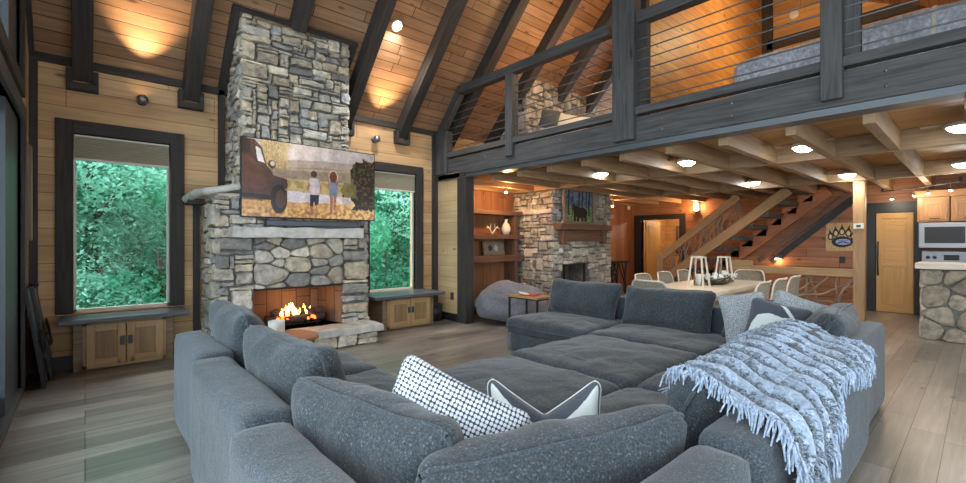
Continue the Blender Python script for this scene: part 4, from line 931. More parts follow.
q = MB(); q.add(V, fs, None, True); q.build('bag', 'bean', t)
q = MB(); q.tube([Vector((5.72+.5*math.cos(a), 5.72+.1, .33+.33*math.sin(a))) for a in [PI*.1+k*PI*.08 for k in range(11)]], .008, 6); 
# ------------------------------------------------------------------ second fireplace
t = thing('stone_fireplace', 'second stacked stone fireplace under the loft with wooden mantel', 'fireplace', (8.1, 6.4, 0))
a0, a1, fy = 7.16, 9.22, 5.88
q = B(((a0, fy, 0), (7.42, 6.97, 2.73)), ((8.42, fy, 0), (a1, 6.97, 2.73)), ((7.42, fy, .98), (8.42, 6.97, 2.73)), ((7.42, 6.5, 0), (8.42, 6.97, .98)), ((7.42, fy, 0), (8.42, 6.5, .3)), ((6.45, fy+.08, 2.99), (a1-.4, 7, 4.75))); q.build('stone_core', 'mortar', t)
q = MB()
stone_face(q, (a0-.03, fy, 0), (1, 0, 0), (0, 0, 1), (0, -1, 0), a1-a0+.06, 2.72, .05, .07, 21, skip=[(.29, .3, 1.29, .98)], big=(2, 4, 1, 2), pal=PALW)
stone_face(q, (a0, 6.97, 0), (0, -1, 0), (0, 0, 1), (-1, 0, 0), 1.12, 2.5, .05, .07, 22, big=(2, 4, 1, 2), pal=PALW)
q.build('surround_stone', 'stone', t)
q = MB()
stone_face(q, (6.4, fy+.08, 3.0), (1, 0, 0), (0, 0, 1), (0, -1, 0), 2.45, 1.9, .06, .08, 23, big=(2, 4, 1, 3), pal=PALW)
stone_face(q, (6.45, 7.0, 3.0), (0, -1, 0), (0, 0, 1), (-1, 0, 0), 1.1, 1.9, .06, .08, 24, big=(2, 4, 1, 3), pal=PALW); q.build('chimney_stone', 'stone', t)
q = B(((7.14, 5.66, 1.86-.17), (9.0, 5.9, 1.86-.04))); q.build('mantel', 'brown', t, .01)
B(((7.28, 5.76, 1.45), (8.9, 5.86, 1.69))).build('mantel_panel', 'brown', t); B(((7.30, 5.72, 1.4), (7.42, 5.88, 1.69))).build('corbel', 'brown', t, .01); B(((8.76, 5.72, 1.4), (8.88, 5.88, 1.69))).build('corbel', 'brown', t, .01)
q = slab((a0-.12, fy-.06, 2.03), (a0+.12, 6.95, 2.12), 5); q.build('side_ledge', 'hearthstone', t)
q = slab((a1-.05, fy-.04, 2.0), (a1+.15, 6.9, 2.07), 6); q.build('side_ledge', 'hearthstone', t)
B(((7.42, 6.45, .3), (8.42, 6.5, .98))).build('firebox_back', 'mortar', t)
B(((8.2, 5.85, .3), (8.24, 5.88, .97)), ((7.5, 5.85, .3), (7.53, 5.88, .97)), ((7.5, 5.85, .94), (8.24, 5.88, .97))).build('fire_screen_frame', 'black', t)
# bear painting
def bearpaint(img, X, Y):
    n1 = nz(X, Y, 9); n2 = nz(X, Y, 30, 4); img[:] = lin(105, 125, 135); fillc(img, n1 > .1, lin(60, 85, 120)); fillc(img, Y > .55, lin(105, 115, 80)); fillc(img, (Y > .5) & (n2 > .1), lin(150, 170, 110))
    for x, w_ in ((.12, .05), (.25, .03), (.5, .04), (.62, .05), (.78, .03), (.88, .05)): fillc(img, (np.abs(X-x-.01*np.sin(Y*9)) < w_*.5) & (Y < .75), lin(30, 40, 50))
    fillc(img, ell(X, Y, .55, .66, .26, .15) | ell(X, Y, .36, .56, .12, .09) | ell(X, Y, .3, .46, .03, .03) | ell(X, Y, .42, .46, .03, .03), lin(18, 15, 14))
    for x in (.34, .46, .62, .74): fillc(img, (np.abs(X-x) < .045) & (Y > .66) & (Y < .9), lin(18, 15, 14))
M['pic'] = vcol_mat('painted_canvas')
p = thing('bear_painting', 'framed painting of a black bear in misty woods above the second mantel', 'painting', (8.0, 5.8, 1.9))
q = MB(); pic_mesh(q, (7.45, 5.787, 2.60), (.95, 0, 0), (0, 0, -.80), mesh_image(60, 50, bearpaint)); q.build('canvas', 'pic', p)
B(((7.42, 5.79, 1.82), (8.44, 5.82, 2.62))).build('backing', 'brown', p)
for k, (u, v) in enumerate((((7.38, 1.77), (7.38, 2.70)), ((8.45, 1.77), (8.45, 2.70)), ((7.30, 1.83), (8.52, 1.83)), ((7.30, 2.62), (8.52, 2.64)))):
    q = MB(); P = [(u[0]+(v[0]-u[0])*i/6+random.uniform(-.01, .01), 5.77, u[1]+(v[1]-u[1])*i/6+random.uniform(-.012, .012)) for i in range(7)]; q.tube(P, .03, 8, rr=[random.uniform(.034, .05) for _ in P]); q.build('frame_stick', 'bark', p)
# bookshelf
t = thing('bookshelf', 'brown timber open shelves on the cedar wall left of the second fireplace', 'bookshelf', (6.4, 6.8, 0))
for z, h in ((.10, .06), (1.03, .13), (1.50, .09), (2.0, .09)): B(((5.25, 6.62, z), (7.1, 6.96, z+h))).build('shelf', 'brown', t, .006)
B(((6.82, 6.64, 0), (6.92, 6.96, 2.0))).build('upright', 'brown', t, .004); B(((5.25, 6.64, 0), (5.33, 6.96, 2.0))).build('upright', 'brown', t, .004)
q = MB(); q.lathe([(0, 0), (.06, 0), (.095, .08), (.1, .14), (.07, .22), (.03, .26), (.03, .3), (.04, .33), (.03, .33), (.02, .28)], (6.68, 6.76, 1.592), 20); o = q.build('vase', 'cream'); tag(o, 'cream bottle vase on the middle shelf of the bookshelf', 'vase')
t = thing('antler_ornament', 'branching pale antler ornament on the middle shelf', 'ornament', (6.3, 6.78, 1.59))
q = MB(); q.box((6.15, 6.7, 1.592), (6.45, 6.85, 1.61)); q.build('base', 'brown', t)
for s_ in (-1, 1):
    q = MB(); q.tube([(6.3, 6.78, 1.61), (6.3+s_*.07, 6.77, 1.70), (6.3+s_*.16, 6.77, 1.78)], .014, 6, rr=[.016, .013, .005]); q.tube([(6.3+s_*.07, 6.77, 1.7), (6.3+s_*.05, 6.76, 1.82)], .01, 6, rr=[.01, .004]); q.tube([(6.3+s_*.11, 6.77, 1.74), (6.3+s_*.19, 6.76, 1.72)], .01, 6, rr=[.01, .004]); q.build('antler', 'cream', t)
def familypic(img, X, Y):
    img[:] = lin(110, 100, 90); n = nz(X, Y, 16); fillc(img, n > 0, lin(150, 140, 120)); fillc(img, ell(X, Y, .3, .5, .1, .25), lin(60, 50, 60)); fillc(img, ell(X, Y, .6, .5, .1, .3), lin(190, 180, 170))
p = thing('picture_frame', 'framed picture leaning on the lower bookshelf board', 'picture', (6.4, 6.85, 1.16))
q = MB(); q.T = TR(6.42, 6.84, 1.162, -12); q.box((-.30, -.015, 0), (.30, .015, .30)); q.build('frame', 'cab_dark', p)
q = MB(); q.T = TR(6.42, 6.84, 1.162, -12); pic_mesh(q, (-.27, -.018, .27), (.54, 0, 0), (0, 0, -.24), mesh_image(30, 20, familypic)); q.build('print', 'pic', p)
q = MB(); q.lathe([(0, 0), (.1, .01), (.13, .06), (.11, .12), (.06, .15), (0, .15)], (6.55, 6.78, .162), 16); o = q.build('basket', 'wicker'); tag(o, 'small woven basket on the lowest bookshelf board', 'basket')
# warm spot lamps
for (x, y, z, lb, e) in ((6.17, 6.25, 2.42, 'small warm spot lamp above the bookshelf', 28), (9.95, 6.25, 2.35, 'small warm spot lamp right of the second fireplace', 22)):
    t = thing('spot_lamp', lb, 'spot lamp', (x, y, z+.1)); B(((x-.02, y-.02, z), (x+.02, y+.02, 2.502))).build('stem', 'metal', t)
    q = MB(); q.lathe([(.02, .06), (.04, .0), (.0, .0)], (x, y, z), 12); q.build('head', 'metal', t); q = MB(); q.lathe([(0, -.03), (.025, -.018), (.03, 0)], (x, y, z), 12); q.build('bulb', 'lampw', t)
    lamp('warm_spot', 'POINT', (x, y-.05, z-.08), e, (1, .55, .22), .04)
# console table at the cedar wall
t = thing('console_table', 'black twig-legged console table against the cedar wall', 'console table', (10.9, 6.75, 0))
B(((10.45, 6.6, .86), (11.35, 6.95, .92))).build('top', 'black', t, .01)
for (x, k) in ((10.55, 1), (11.25, -1)):
    for y in (6.65, 6.9):
        q = MB(); q.tube([(x, y, 0), (x+.03*k, y, .4), (x-.03*k, y, .87)], .028, 7); q.tube([(x+.02*k, y, .45), (x+.2*k, y, .87)], .018, 6); q.tube([(x, y, .2), (x+.3*k, y, .75), (x+.33*k, y, .87)], .018, 6); q.build('leg', 'black', t)
o = B(((10.3, 6.955, 1.15), (10.38, 6.97, 1.27))).build('switch_plate', 'screenbox'); tag(o, 'dark switch plate on the cedar wall above the console table', 'switch')
o = B(((11.9, 6.94, 2.38), (12.0, 6.97, 2.52))).build('thermostat_sensor', 'cream'); tag(o, 'small white sensor high on the cedar wall by the far corner', 'sensor')
# ------------------------------------------------------------------ staircase
t = thing('staircase', 'open timber staircase rising to the right with twisted branch balustrade', 'staircase', (11.5, 4, 0))
def sz(y): return 1.55+(4.0-y)*.77           # near stringer centre height at y
def hz(y): return 1.82+(4.5-y)*.79
XS = 11.0
q = MB(); q.beam((XS, 5.75, sz(5.75)), (XS, 2.72, sz(2.72)), .08, .20, (0, 1, 1)); q.build('near_stringer', 'timber', t, .006)
q = MB(); q.beam((XS, 5.5, hz(5.5)), (XS, 3.68, hz(3.68)), .08, .17, (0, 1, 1)); q.build('handrail', 'timber', t, .006)
B(((XS-.06, 5.42, 0), (XS+.06, 5.58, 1.15))).build('newel_post', 'timber', t, .006)
def fz(y): return 1.90+(3.09-y)*.80
q = MB(); q.beam((12.12, 5.4, fz(5.4)), (12.12, 2.25, fz(2.25)), .07, .25, (0, 1, 1))
for k in range(10):
    y0 = 2.53+.3*k; zt = 2.50-.255*k
    if zt > .2: q.prism([(12.085, y0, zt), (12.085, y0+.29, zt), (12.085, y0+.29, zt-.16), (12.085, y0, zt-.16)], (.07, 0, 0))
q.build('far_stringer', 'timber_red', t, .004)
for k in range(10):
    y0 = 2.53+.3*k; zt = 2.59-.255*k
    if zt > .1: B(((XS+.04, y0-.02, zt-.09), (12.1, y0+.27, zt))).build('tread', 'grey', t, .006)
rg = random.Random(9)
for k in range(34):
    y = 5.36-k*.055; z = sz(y)+.10; zt = hz(y)-.08
    y2 = y+rg.uniform(-.5, .25)
    if k % 3 == 0: y2 = y+rg.uniform(-.1, .1)
    y2 = min(5.42, max(3.7, y2)); z2 = hz(y2)-.08
    P = [(XS+rg.uniform(-.03, .03), y+(y2-y)*i/5+rg.uniform(-.03, .03)*(0 < i < 5), z+(z2-z)*i/5+rg.uniform(-.03, .03)*(0 < i < 5)) for i in range(6)]
    q = MB(); q.tube(P, .016, 6, rr=[rg.uniform(.010, .019) for _ in P]); q.build('branch', 'bark', t)
# diagonal trim boards on the far wall under the stair
o = thing('stair_trim_board', 'black and brown diagonal boards on the cedar wall under the staircase', 'trim board', (XE, 3, 1))
q = MB(); q.beam((XE-.03, 3.36, .98), (XE-.03, 1.8, 2.40), .04, .13, (0, 1, 1)); q.build('black_board', 'black', o); q = MB(); q.beam((XE-.04, 3.66, .98), (XE-.04, 1.8, 2.57), .05, .11, (0, 1, 1)); q.build('brown_board', 'brown', o)
# basement guard rail with branches
t = thing('guard_rail', 'low honey timber guard rail with tangled branch infill by the stairs', 'railing', (10, 2.3, 0))
B(((9.94, 1.5, .83), (10.06, 3.12, .965))).build('top_rail', 'timber', t, .006); B(((9.93, 3.1, .80), (10.07, 3.5, 1.07))).build('end_block', 'timber', t, .006)
B(((9.95, 1.5, .04), (10.05, 3.5, .14))).build('bottom_rail', 'timber', t, .006); B(((9.94, 3.4, 0), (10.06, 3.52, .8))).build('end_post', 'timber', t)
for k in range(22):
    y0 = rg.uniform(1.55, 3.35); y1 = min(3.4, max(1.52, y0+rg.uniform(-1.1, 1.1))); z0, z1 = (.14, .83) if k % 2 else (rg.uniform(.2, .5), rg.uniform(.5, .8))
    P = [(10+rg.uniform(-.04, .04), y0+(y1-y0)*i/6+rg.uniform(-.03, .03), z0+(z1-z0)*i/6+.05*math.sin(i*1.1+k)*(0 < i < 6)) for i in range(7)]
    q = MB(); q.tube(P, .015, 6, rr=[rg.uniform(.012, .022) for _ in P]); q.build('branch', 'bark', t)
t = thing('timber_post', 'square honey timber post with a white thermostat, carrying the cross beam', 'post', (10, 1.43, 0))
B(((9.92, 1.35, 0), (10.08, 1.51, 2.49))).build('post', 'timber', t, .008)
t = thing('thermostat', 'white thermostat on the square timber post', 'thermostat', (9.9, 1.42, 1.7)); B(((9.895, 1.36, 1.67), (9.918, 1.5, 1.76))).build('case', 'cream', t, .006); B(((9.892, 1.40, 1.695), (9.897, 1.46, 1.735))).build('display', 'screenbox', t)
# far wall sconce, paw sign
t = thing('wall_sconce', 'warm lantern sconce on the cedar wall above the stair foot', 'wall light', (XE-.05, 5.12, 2.35))
B(((XE-.03, 5.07, 2.24), (XE, 5.17, 2.56))).build('back_plate', 'brown', t); q = MB(); q.lathe([(0, 0), (.055, .01), (.055, .19), (0, .2)], (XE-.09, 5.12, 2.27), 14); q.build('glass_shade', 'lampw', t); B(((XE-.15, 5.06, 2.48), (XE-.02, 5.18, 2.5)), ((XE-.15, 5.06, 2.25), (XE-.02, 5.18, 2.27))).build('cap', 'brown', t)
lamp('sconce_glow', 'POINT', (XE-.22, 5.12, 2.4), 16, (1, .5, .2), .05)
o = B(((XE-.04, 4.55, 1.45), (XE, 5.0, 2.1))).build('framed_map', 'cab_dark'); tag(o, 'pale framed panel on the cedar wall behind the stair balustrade', 'picture')
def pawpaint(img, X, Y):
    n1 = nz(X, Y, 12); img[:] = lin(190, 160, 115); fillc(img, n1 > .1, lin(170, 140, 95))
    def pad(m): fillc(img, m, lin(25, 28, 35))
    pad(ell(X, Y, .52, .68, .34, .2)); fillc(img, ell(X, Y, .55, .68, .24, .11), lin(150, 170, 215)); fillc(img, (np.abs(Y-.70-.02*np.sin(X*20)) < .025) & (X > .35) & (X < .75), lin(40, 70, 150)); fillc(img, (np.abs(Y-.63) < .015) & (X > .4) & (X < .7), lin(60, 90, 160))
    for cx, cy in ((.15, .48), (.32, .36), (.52, .31), (.72, .36), (.88, .48)):
        pad(ell(X, Y, cx, cy, .10, .14)); fillc(img, ell(X, Y, cx, cy+.01, .055, .085), lin(205, 185, 150)); pad(inpoly(X, Y, [(cx-.06, cy-.1), (cx+.06, cy-.1), (cx+(cx-.5)*.15, cy-.28)]))
t = thing('paw_print_sign', 'square wooden sign painted with a large bear paw print', 'sign', (XE-.02, 2.06, 1.5))
B(((XE-.03, 1.78, 1.24), (XE-.001, 2.34, 1.86))).build('board', 'timber', t)
q = MB(); pic_mesh(q, (XE-.032, 2.33, 1.85), (0, -.54, 0), (0, 0, -.60), mesh_image(50, 50, pawpaint)); q.build('painted_face', 'pic', t)
t = thing('wall_outlet', 'black wall outlet on the cedar wall below the paw sign', 'outlet', (XE, 2.05, 1)); B(((XE-.012, 2.0, .98), (XE, 2.1, 1.12))).build('plate', 'black', t)
t = thing('step_light', 'small warm step light on the cedar wall below the diagonal boards', 'wall light', (XE, 3.3, 1)); B(((XE-.07, 3.15, 1.05), (XE, 3.35, 1.13))).build('shade', 'black', t); B(((XE-.06, 3.2, 1.03), (XE-.01, 3.3, 1.05))).build('lens', 'lampw', t)
lamp('step_glow', 'POINT', (XE-.12, 3.25, .98), 4, (1, .5, .2), .03)
# ------------------------------------------------------------------ dining set
t = thing('dining_table', 'long bleached wood dining table under the loft', 'dining table', (7.5, 2.9, 0))
B(((6.3, 2.42, .70), (8.75, 3.46, .765))).build('tabletop', 'tabletop', t, .008)
for (x, y) in ((6.45, 2.55), (8.6, 2.55), (6.45, 3.33), (8.6, 3.33)): B(((x-.05, y-.05, 0), (x+.05, y+.05, .70))).build('leg', 'tabletop', t, .006)
B(((6.4, 2.5, .62), (8.65, 3.38, .70))).build('apron', 'tabletop', t)
def chair(label):
    t = thing('wicker_chair', label, 'chair', (0, 0, 0), 'wicker dining chairs', world=False)
    q = soft(.50, .48, .08, .03, .2, 0, .004, 2, .08, TR(0, 0, .45)); q.build('seat', 'cream', t)
    q = MB(); n = 18; m = 10; vs = []
    for side in (0, 1):
        for j in range(m+1):
            for i in range(n+1):
                a = -1.15+2.3*i/n; R = .28-.02*side; z = .36+.55*(j/m)-.14*(abs(a)/1.15)**7*(j/m); x = R*math.sin(a)*1.02; y = -R*(math.cos(a)*.55+.35)+.02-.05*j/m
                vs.append((x, y-.0, z))
    f = lambda s_, j, i: s_*(m+1)*(n+1)+j*(n+1)+i
    fs = [(f(s_, j, i), f(s_, j, i+1), f(s_, j+1, i+1), f(s_, j+1, i)) for s_ in (0, 1) for j in range(m) for i in range(n)]+[(f(0, m, i), f(0, m, i+1), f(1, m, i+1), f(1, m, i)) for i in range(n)]
    q.add(vs, fs, None, True); b = q.build('woven_back', 'wicker', t)
    q = MB(); P = [vs[f(0, j, 0)] for j in range(m+1)]+[vs[f(0, m, i)] for i in range(1, n+1)]+[vs[f(0, j, n)] for j in range(m-1, -1, -1)]; q.tube(P, .014, 8); q.build('back_rim', 'tabletop', b)
    for (x, y) in ((-.2, -.19), (.2, -.19), (-.2, .19), (.2, .19)): B(((x-.018, y-.018, 0), (x+.018, y+.018, .43))).build('leg', 'cab_dark', t)
    return t
c0 = chair('wicker dining chair at the near head of the table, nearest the sofa back'); c0.location = (6.02, 3.08, 0); c0.rotation_euler = (0, 0, -PI/2)
for (x, y, r, lb) in ((9.05, 2.92, PI/2, 'wicker dining chair at the far head of the table toward the stairs'), (6.85, 2.2, 0, 'nearest of the three wicker chairs along the right side of the table'), (7.6, 2.2, 0, 'middle one of the three wicker chairs along the right side of the table'), (8.32, 2.2, 0, 'farthest of the three wicker chairs along the right side of the table'),
                      (6.85, 3.52, PI, 'nearest wicker chair on the left side of the table'), (7.6, 3.52, PI, 'middle wicker chair on the left side of the table'), (8.35, 3.52, PI, 'farthest wicker chair on the left side of the table')):
    dup(c0, (x, y, 0), r, lb)
def lantern(x, y, lab, s_=1):
    t = thing('lantern', lab, 'lantern', (x, y, .766), 'wooden lanterns on the dining table')
    q = MB(); h = .42*s_; w0, w1 = .11*s_, .065*s_
    for sx in (-1, 1):
        for sy in (-1, 1): q.beam((x+sx*w0, y+sy*w0, .768), (x+sx*w1, y+sy*w1, .766+h), .022, .022, (1, 0, 0))
    q.box((x-w1-.012, y-w1-.012, .766+h-.01), (x+w1+.012, y+w1+.012, .766+h+.015)); q.box((x-w0-.012, y-w0-.012, .767), (x+w0+.012, y+w0+.012, .785)); q.build('wood_frame', 'tabletop', t)
    q = MB(); q.lathe([(0, 0), (.06*s_, .0), (.06*s_, .26*s_), (.045*s_, .3*s_)], (x, y, .786), 18); q.build('glass_cylinder', 'glass', t)
    q = MB(); q.lathe([(0, 0), (.038, 0), (.038, .17), (0, .17)], (x, y, .788), 14); q.build('candle', 'cream', t)
lantern(6.95, 2.88, 'taller nearer wooden lantern with candle on the dining table', 1.06); lantern(8.05, 2.92, 'farther wooden lantern with candle on the dining table', 1.0)
t = thing('driftwood_bowl', 'twiggy driftwood bowl filled with white blossoms on the dining table', 'bowl', (7.5, 2.85, .77)); rg = random.Random(4)
q = MB()
for k in range(70):
    a = rg.random()*2*PI; r = rg.uniform(.12, .24); z = .775+rg.random()*.10; q.tube([(7.5+r*1.2*math.cos(a), 2.85+r*math.sin(a), z), (7.5+(r+.08)*1.2*math.cos(a+.5), 2.85+(r+.06)*math.sin(a+.5), z+rg.uniform(-.0, .05))], .008, 5)
q.lathe([(0, 0), (.1, 0), (.2, .08), (.19, .08), (.09, .012), (0, .012)], (7.5, 2.85, .768), 18); q.build('twigs', 'barkd', t)
q = MB()
for k in range(26):
    a = rg.random()*2*PI; r = rg.uniform(0, .17); s_ = rg.uniform(.025, .045); q.lathe([(0, -s_), (s_*.8, -s_*.5), (s_, 0), (s_*.8, s_*.5), (0, s_*.8)], (7.5+r*math.cos(a)*1.2, 2.85+r*math.sin(a), .88+rg.uniform(-.02, .06)-r*.2), 7)
for k in range(14):
    a = rg.uniform(-1, 1)-PI/2; s_ = .02; r = rg.uniform(.2, .34); q.lathe([(0, -s_), (s_, 0), (0, s_)], (7.5+r*math.cos(a)*.6, 2.85+r*math.sin(a), .9+rg.uniform(0, .05)), 6)
q.build('blossoms', 'white', t)['kind'] = 'stuff'
# ------------------------------------------------------------------ kitchen
t = thing('kitchen_island', 'stone-clad island with a thick timber bar top at the right edge', 'island', (9.5, .2, 0))
B(((9.33, -1.6, 0), (9.9, .60, 1.04))).build('core', 'mortar', t); q = MB()
stone_voronoi(q, (9.33, .62, 0), (0, -1, 0), (0, 0, 1), (-1, 0, 0), 2.2, 1.04, .50, 1.15, .05, 31, .010, [(.27, .24, .19), (.33, .29, .23), (.22, .2, .17), (.30, .26, .2), (.36, .32, .26)])
stone_voronoi(q, (9.9, .60, 0), (-1, 0, 0), (0, 0, 1), (0, 1, 0), .58, 1.04, .4, 1.1, .04, 32, .014, PALW); q.build('stone_cladding', 'stone', t)
q = slab((9.2, -1.6, 1.05), (9.95, .68, 1.13), 9, .08, .008); q.build('bar_top', 'tabletop', t)
t = thing('kitchen_range', 'stainless steel electric range behind the island', 'range', (12, .4, 0))
B(((11.64, -.0, 0.02), (12.25, .80, .92))).build('body', 'metal', t, .008); B(((11.6, .0, .93), (12.25, .80, .95))).build('cooktop', 'black', t); B(((12.0, .0, .95), (12.25, .80, 1.27))).build('control_panel', 'metal', t, .01)
B(((11.99, .3, 1.1), (12.0, .5, 1.2))).build('display', 'black', t)
for y in (.08, .17, .62, .71):
    q = MB(); q.T = Matrix.Translation((11.99, y, 1.15)) @ Matrix.Rotation(-PI/2, 4, 'Y'); q.lathe([(.03, 0), (.028, .02), (0, .02)], n=12); q.build('knob', 'screenbox', t)
t = thing('microwave', 'stainless over-the-range microwave under the wall cabinets', 'microwave', (12, .4, 1.4))
B(((11.72, -.0, 1.33), (12.25, .82, 1.8))).build('body', 'metal', t, .008); B(((11.71, .22, 1.42), (11.72, .74, 1.72))).build('door_glass', 'black', t)
q = MB(); q.tube([(11.69, .15, 1.4), (11.68, .15, 1.56), (11.69, .15, 1.74)], .012, 8); q.build('handle', 'metal', t); B(((11.71, .02, 1.42), (11.72, .11, 1.72))).build('keypad', 'black', t)
for (y0, y1, lb) in ((.42, .84, 'left hickory wall cabinet above the microwave'), (-.02, .40, 'right hickory wall cabinet above the microwave')):
    t = thing('wall_cabinet', lb, 'cabinet', (12, (y0+y1)/2, 1.82), 'hickory wall cabinets'); B(((11.78, y0, 1.82), (12.28, y1, 2.27))).build('body', 'kitchen', t)
    d = B(((11.75, y0+.02, 1.85), (11.779, y0+.09, 2.22)), ((11.75, y1-.09, 1.85), (11.779, y1-.02, 2.22)), ((11.75, y0+.09, 1.85), (11.779, y1-.09, 1.92)), ((11.75, y0+.09, 2.15), (11.779, y1-.09, 2.22)), ((11.765, y0+.08, 1.9), (11.779, y1-.08, 2.18))).build('door', 'kitchen', t, .004)
    B(((11.735, y0+.12, 1.87), (11.75, y0+.26, 1.885))).build('handle', 'black', d)
o = B(((11.70, -.6, 2.27), (12.28, .90, 2.40))).build('cornice', 'kitchen', None, .01); tag(o, 'hickory cornice board running above the wall cabinets', 'cornice')
t = thing('track_light', 'ceiling track with small spot heads in front of the kitchen', 'track light', (11.5, .7, 2.4)); q = MB(); TP = [(11.9, 1.35, 2.45), (11.6, 1.0, 2.44), (11.0, .55, 2.43), (10.6, .25, 2.43)]; q.tube(TP, .012, 6); q.build('track', 'black', t)
B(((11.88, 1.33, 2.44), (11.92, 1.37, 2.5)), ((10.58, .23, 2.43), (10.62, .27, 2.5))).build('mount', 'black', t)
for (x, y, z) in ((11.8, 1.2, 2.28), (11.45, .86, 2.30), (11.15, .66, 2.30), (10.75, .37, 2.30)):
    q = MB(); q.tube([(x, y, z), (x, y, 2.44)], .006, 6); q.lathe([(.012, .05), (.028, .0)], (x, y, z), 12); h = q.build('spot_head', 'metal', t); q = MB(); q.lathe([(0, -.02), (.026, .0)], (x, y, z), 12); q.build('bulb', 'lamp', h)
    lamp('track_spot', 'POINT', (x-.02, y, z-.06), 5, (1, .85, .65), .03)
# ------------------------------------------------------------------ loft upstairs
wall_y('wall_loft_side', 3.2, .1, 5.95, 11.0, 3.0, 7.0, [], 'loftwall'); wall_x('wall_loft_end', 11.0, .1, -2.5, 3.2, 3.0, 7.6, [], 'loftwall')
struct(B(((10.93, 3.0, 3.0), (11.0, 3.2, 7.4)), ((10.93, -1, 5.55), (11.0, 3.1, 5.75))).build('trim_9', 'dark')); struct(B(((5.85, 3.14, 3.0), (5.95, 3.36, 6.5))).build('trim_10', 'dark'))
q = MB(); q.T = Matrix.Translation((10.99, 2.62, 6.15)) @ Matrix.Rotation(-PI/2, 4, 'Y'); q.lathe([(.09, 0), (.09, .03), (.07, .045), (0, .045)], n=20); o = q.build('smoke_detector', 'cream'); tag(o, 'round white smoke detector on the golden plank wall in the loft', 'smoke detector')
lamp('loft_lamp', 'POINT', (8.5, 2.1, 5.3), 70, (1, .68, .34), .2)
lamp('loft_lamp_rear', 'POINT', (6.2, 4.4, 4.5), 40, (1, .62, .3), .2)
t = thing('loft_bed', 'bed with a pale grey quilt behind the loft railing', 'bed', (7.2, .4, 3.0))
B(((6.35, -1.5, 3.02), (8.4, 2.0, 3.3))).build('bed_frame', 'brown', t)
q = soft(2.15, 3.7, .66, .16, .05, 0, .02, 3, .09, TR(7.4, .37, 3.50)); q.build('quilt', 'quilt', t)
q = MB(); q.tube([(6.31, .33, 3.2), (6.31, .33, 3.66), (6.36, .33, 3.80), (6.5, .33, 3.85)], .02, 8); q.build('quilt_seam', 'cream', t)
t = thing('daybed', 'low white daybed on the loft floor behind the railing', 'daybed', (7.2, 5.3, 3.0)); B(((6.2, 4.9, 3.0), (8.0, 5.8, 3.28))).build('frame', 'brown', t); q = soft(1.8, .9, .24, .08, .1, 0, .02, 6, .08, TR(7.1, 5.35, 3.40)); q.build('mattress', 'white', t)
for (x, y, z, mt, lb) in ((6.36, 5.3, 3.69, 'slate', 'dark pillow standing in the loft beside the upper chimney stone'), (6.86, 5.25, 3.69, 'white', 'white pillow on the loft daybed before the upper chimney')):
    pillow('bed_pillow', lb, TR(x, y, z, 75, 0, -50, -12), (.36 if mt == 'slate' else .8), .38, .18, mt, x)
o = B(((5.5, 6.2, 3.0), (6.0, 6.6, 3.28))).build('storage_box', 'cab', None, .01); tag(o, 'pale wooden box on the loft floor by the low eave', 'box')
# ------------------------------------------------------------------ outside
g = MB(); n = 30; vs = []
for j in range(n+1):
    for i in range(n+1):
        x = -22+46*i/n; y = 7.3+26*j/n; vs.append((x, y, -.6+.33*(y-7.3)+.3*noise.noise(Vector((x*.4, y*.4, 0)))))
g.add(vs, [(j*(n+1)+i, j*(n+1)+i+1, (j+1)*(n+1)+i+1, (j+1)*(n+1)+i) for j in range(n) for i in range(n)], None, True); o = g.build('hillside', 'grass'); struct(o)
g = MB(); g.box((-9, -3, -.5), (WX-.2, 9, -.06)); o = g.build('outside_deck', 'grey'); struct(o)
def leafball(seed, mat, nl=5200, R=(1.7, 1.3, 1.9)):
    rg = random.Random(seed); q = MB(); cl = []
    for _ in range(34):
        d = Vector((rg.gauss(0, 1), rg.gauss(0, 1), rg.gauss(0, 1))).normalized(); k = rg.uniform(.3, .95); cl.append((Vector((d.x*R[0]*k, d.y*R[1]*k, d.z*R[2]*k)), rg.uniform(.3, .65)))
    for _ in range(nl):
        c, r = rg.choice(cl); d = Vector((rg.gauss(0, 1), rg.gauss(0, 1), rg.gauss(0, 1))).normalized(); p = c+d*r*rg.uniform(.75, 1.05); s_ = rg.uniform(.022, .06)
        e = Euler((rg.uniform(-.9, .9), rg.uniform(-.9, .9), rg.random()*6)).to_matrix()
        vv = [p+e @ Vector(a)*s_ for a in ((-1.2, 0, 0), (-.3, -.55, .1), (.6, -.4, .1), (1.3, 0, -.1), (.6, .4, .1), (-.3, .55, .1))]
        q.add(vv, [(0, 1, 2, 3), (0, 3, 4, 5)])
    return q
tk = MB(); tk.tube([(0, 0, -2.6), (.05, 0, -1.5), (0, .05, 0), (.1, 0, 1)], .1, 8, rr=[.14, .11, .08, .04]); tk.tube([(0, 0, -.8), (.6, -.3, .2)], .05, 6, rr=[.05, .02]); tk.tube([(0, 0, -.6), (-.7, -.2, .5)], .05, 6, rr=[.05, .02])
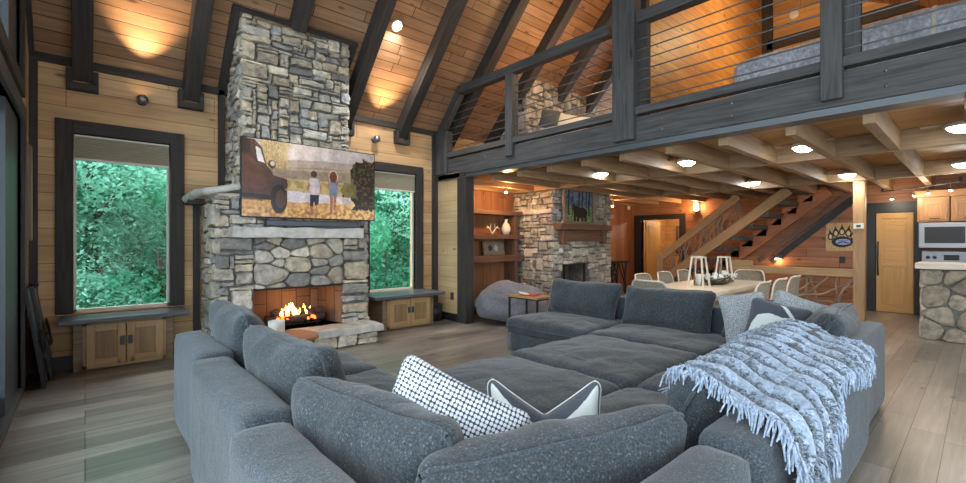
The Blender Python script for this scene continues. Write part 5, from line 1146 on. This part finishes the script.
def tree(name, lab, seed, mat, nl):
    t = thing(name, lab, 'tree', (0, 0, 0), 'leafy trees outside the windows', world=False); q = leafball(seed, mat, nl); f = q.build('foliage', mat, t); f['kind'] = 'stuff'; tk.build('trunk', 'barkd', t); return t
ta = tree('leafy_tree', 'light green leafy tree close outside the left window', 1, 'leafl', 11000); tb = tree('leafy_tree', 'deep green leafy tree outside the left window, lower right', 2, 'leafd', 11000)
spots = [(ta, .05, 10.4, 2.5, 1, 0), (tb, 1.1, 10.2, .9, .9, 1), (tb, -.9, 10.2, .8, .9, 2.2), (tb, .1, 12.6, 3.9, 1.3, 3), (ta, 1.5, 12.0, 3.1, 1.1, 4), (tb, -1.6, 12.2, 3.2, 1.2, 5),
         (ta, 6.3, 10.6, 2.6, 1, 1.5), (tb, 5.6, 10.0, .9, .9, 2.6), (tb, 7.3, 11.6, 2.2, 1.1, .4), (tb, 6.1, 12.9, 4.3, 1.4, 3.3), (ta, 8.2, 12.6, 3.9, 1.3, 5.1), (ta, .2, 9.9, .3, .7, 4.4), (ta, 6.9, 10.6, .5, .8, 2.9),
         (tb, -4, 6.8, 2.2, 1.3, 1), (ta, -4.4, 9.6, 2.8, 1.4, 2)]
tl = ['light green leafy tree close outside the left window', 'deep green tree low at the right of the left window', 'deep green tree low at the left of the left window', 'tall dark tree far behind, centre of the left window', 'light green tree farther back at the right of the left window', 'dark tree farther back at the left of the left window',
      'light green leafy tree close outside the right window', 'deep green tree low at the left of the right window', 'deep green tree right of centre outside the right window', 'tall dark tree far behind the right window', 'light green tall tree at the far right of the right window', 'light green shrub at the bottom of the left window', 'light green shrub at the bottom of the right window', 'dark tree seen through the glazed door on the left', 'light tree seen through the upper left window']
used = set()
for (src, x, y, z, s_, r), lb in zip(spots, tl):
    o = src if id(src) not in used else dup(src); used.add(id(src)); o.location = (x, y, z); o.scale = (s_, s_, s_); o.rotation_euler = (0, 0, r); o['label'] = lb
for o in bpy.data.objects:
    if '_w' in o: del o['_w']
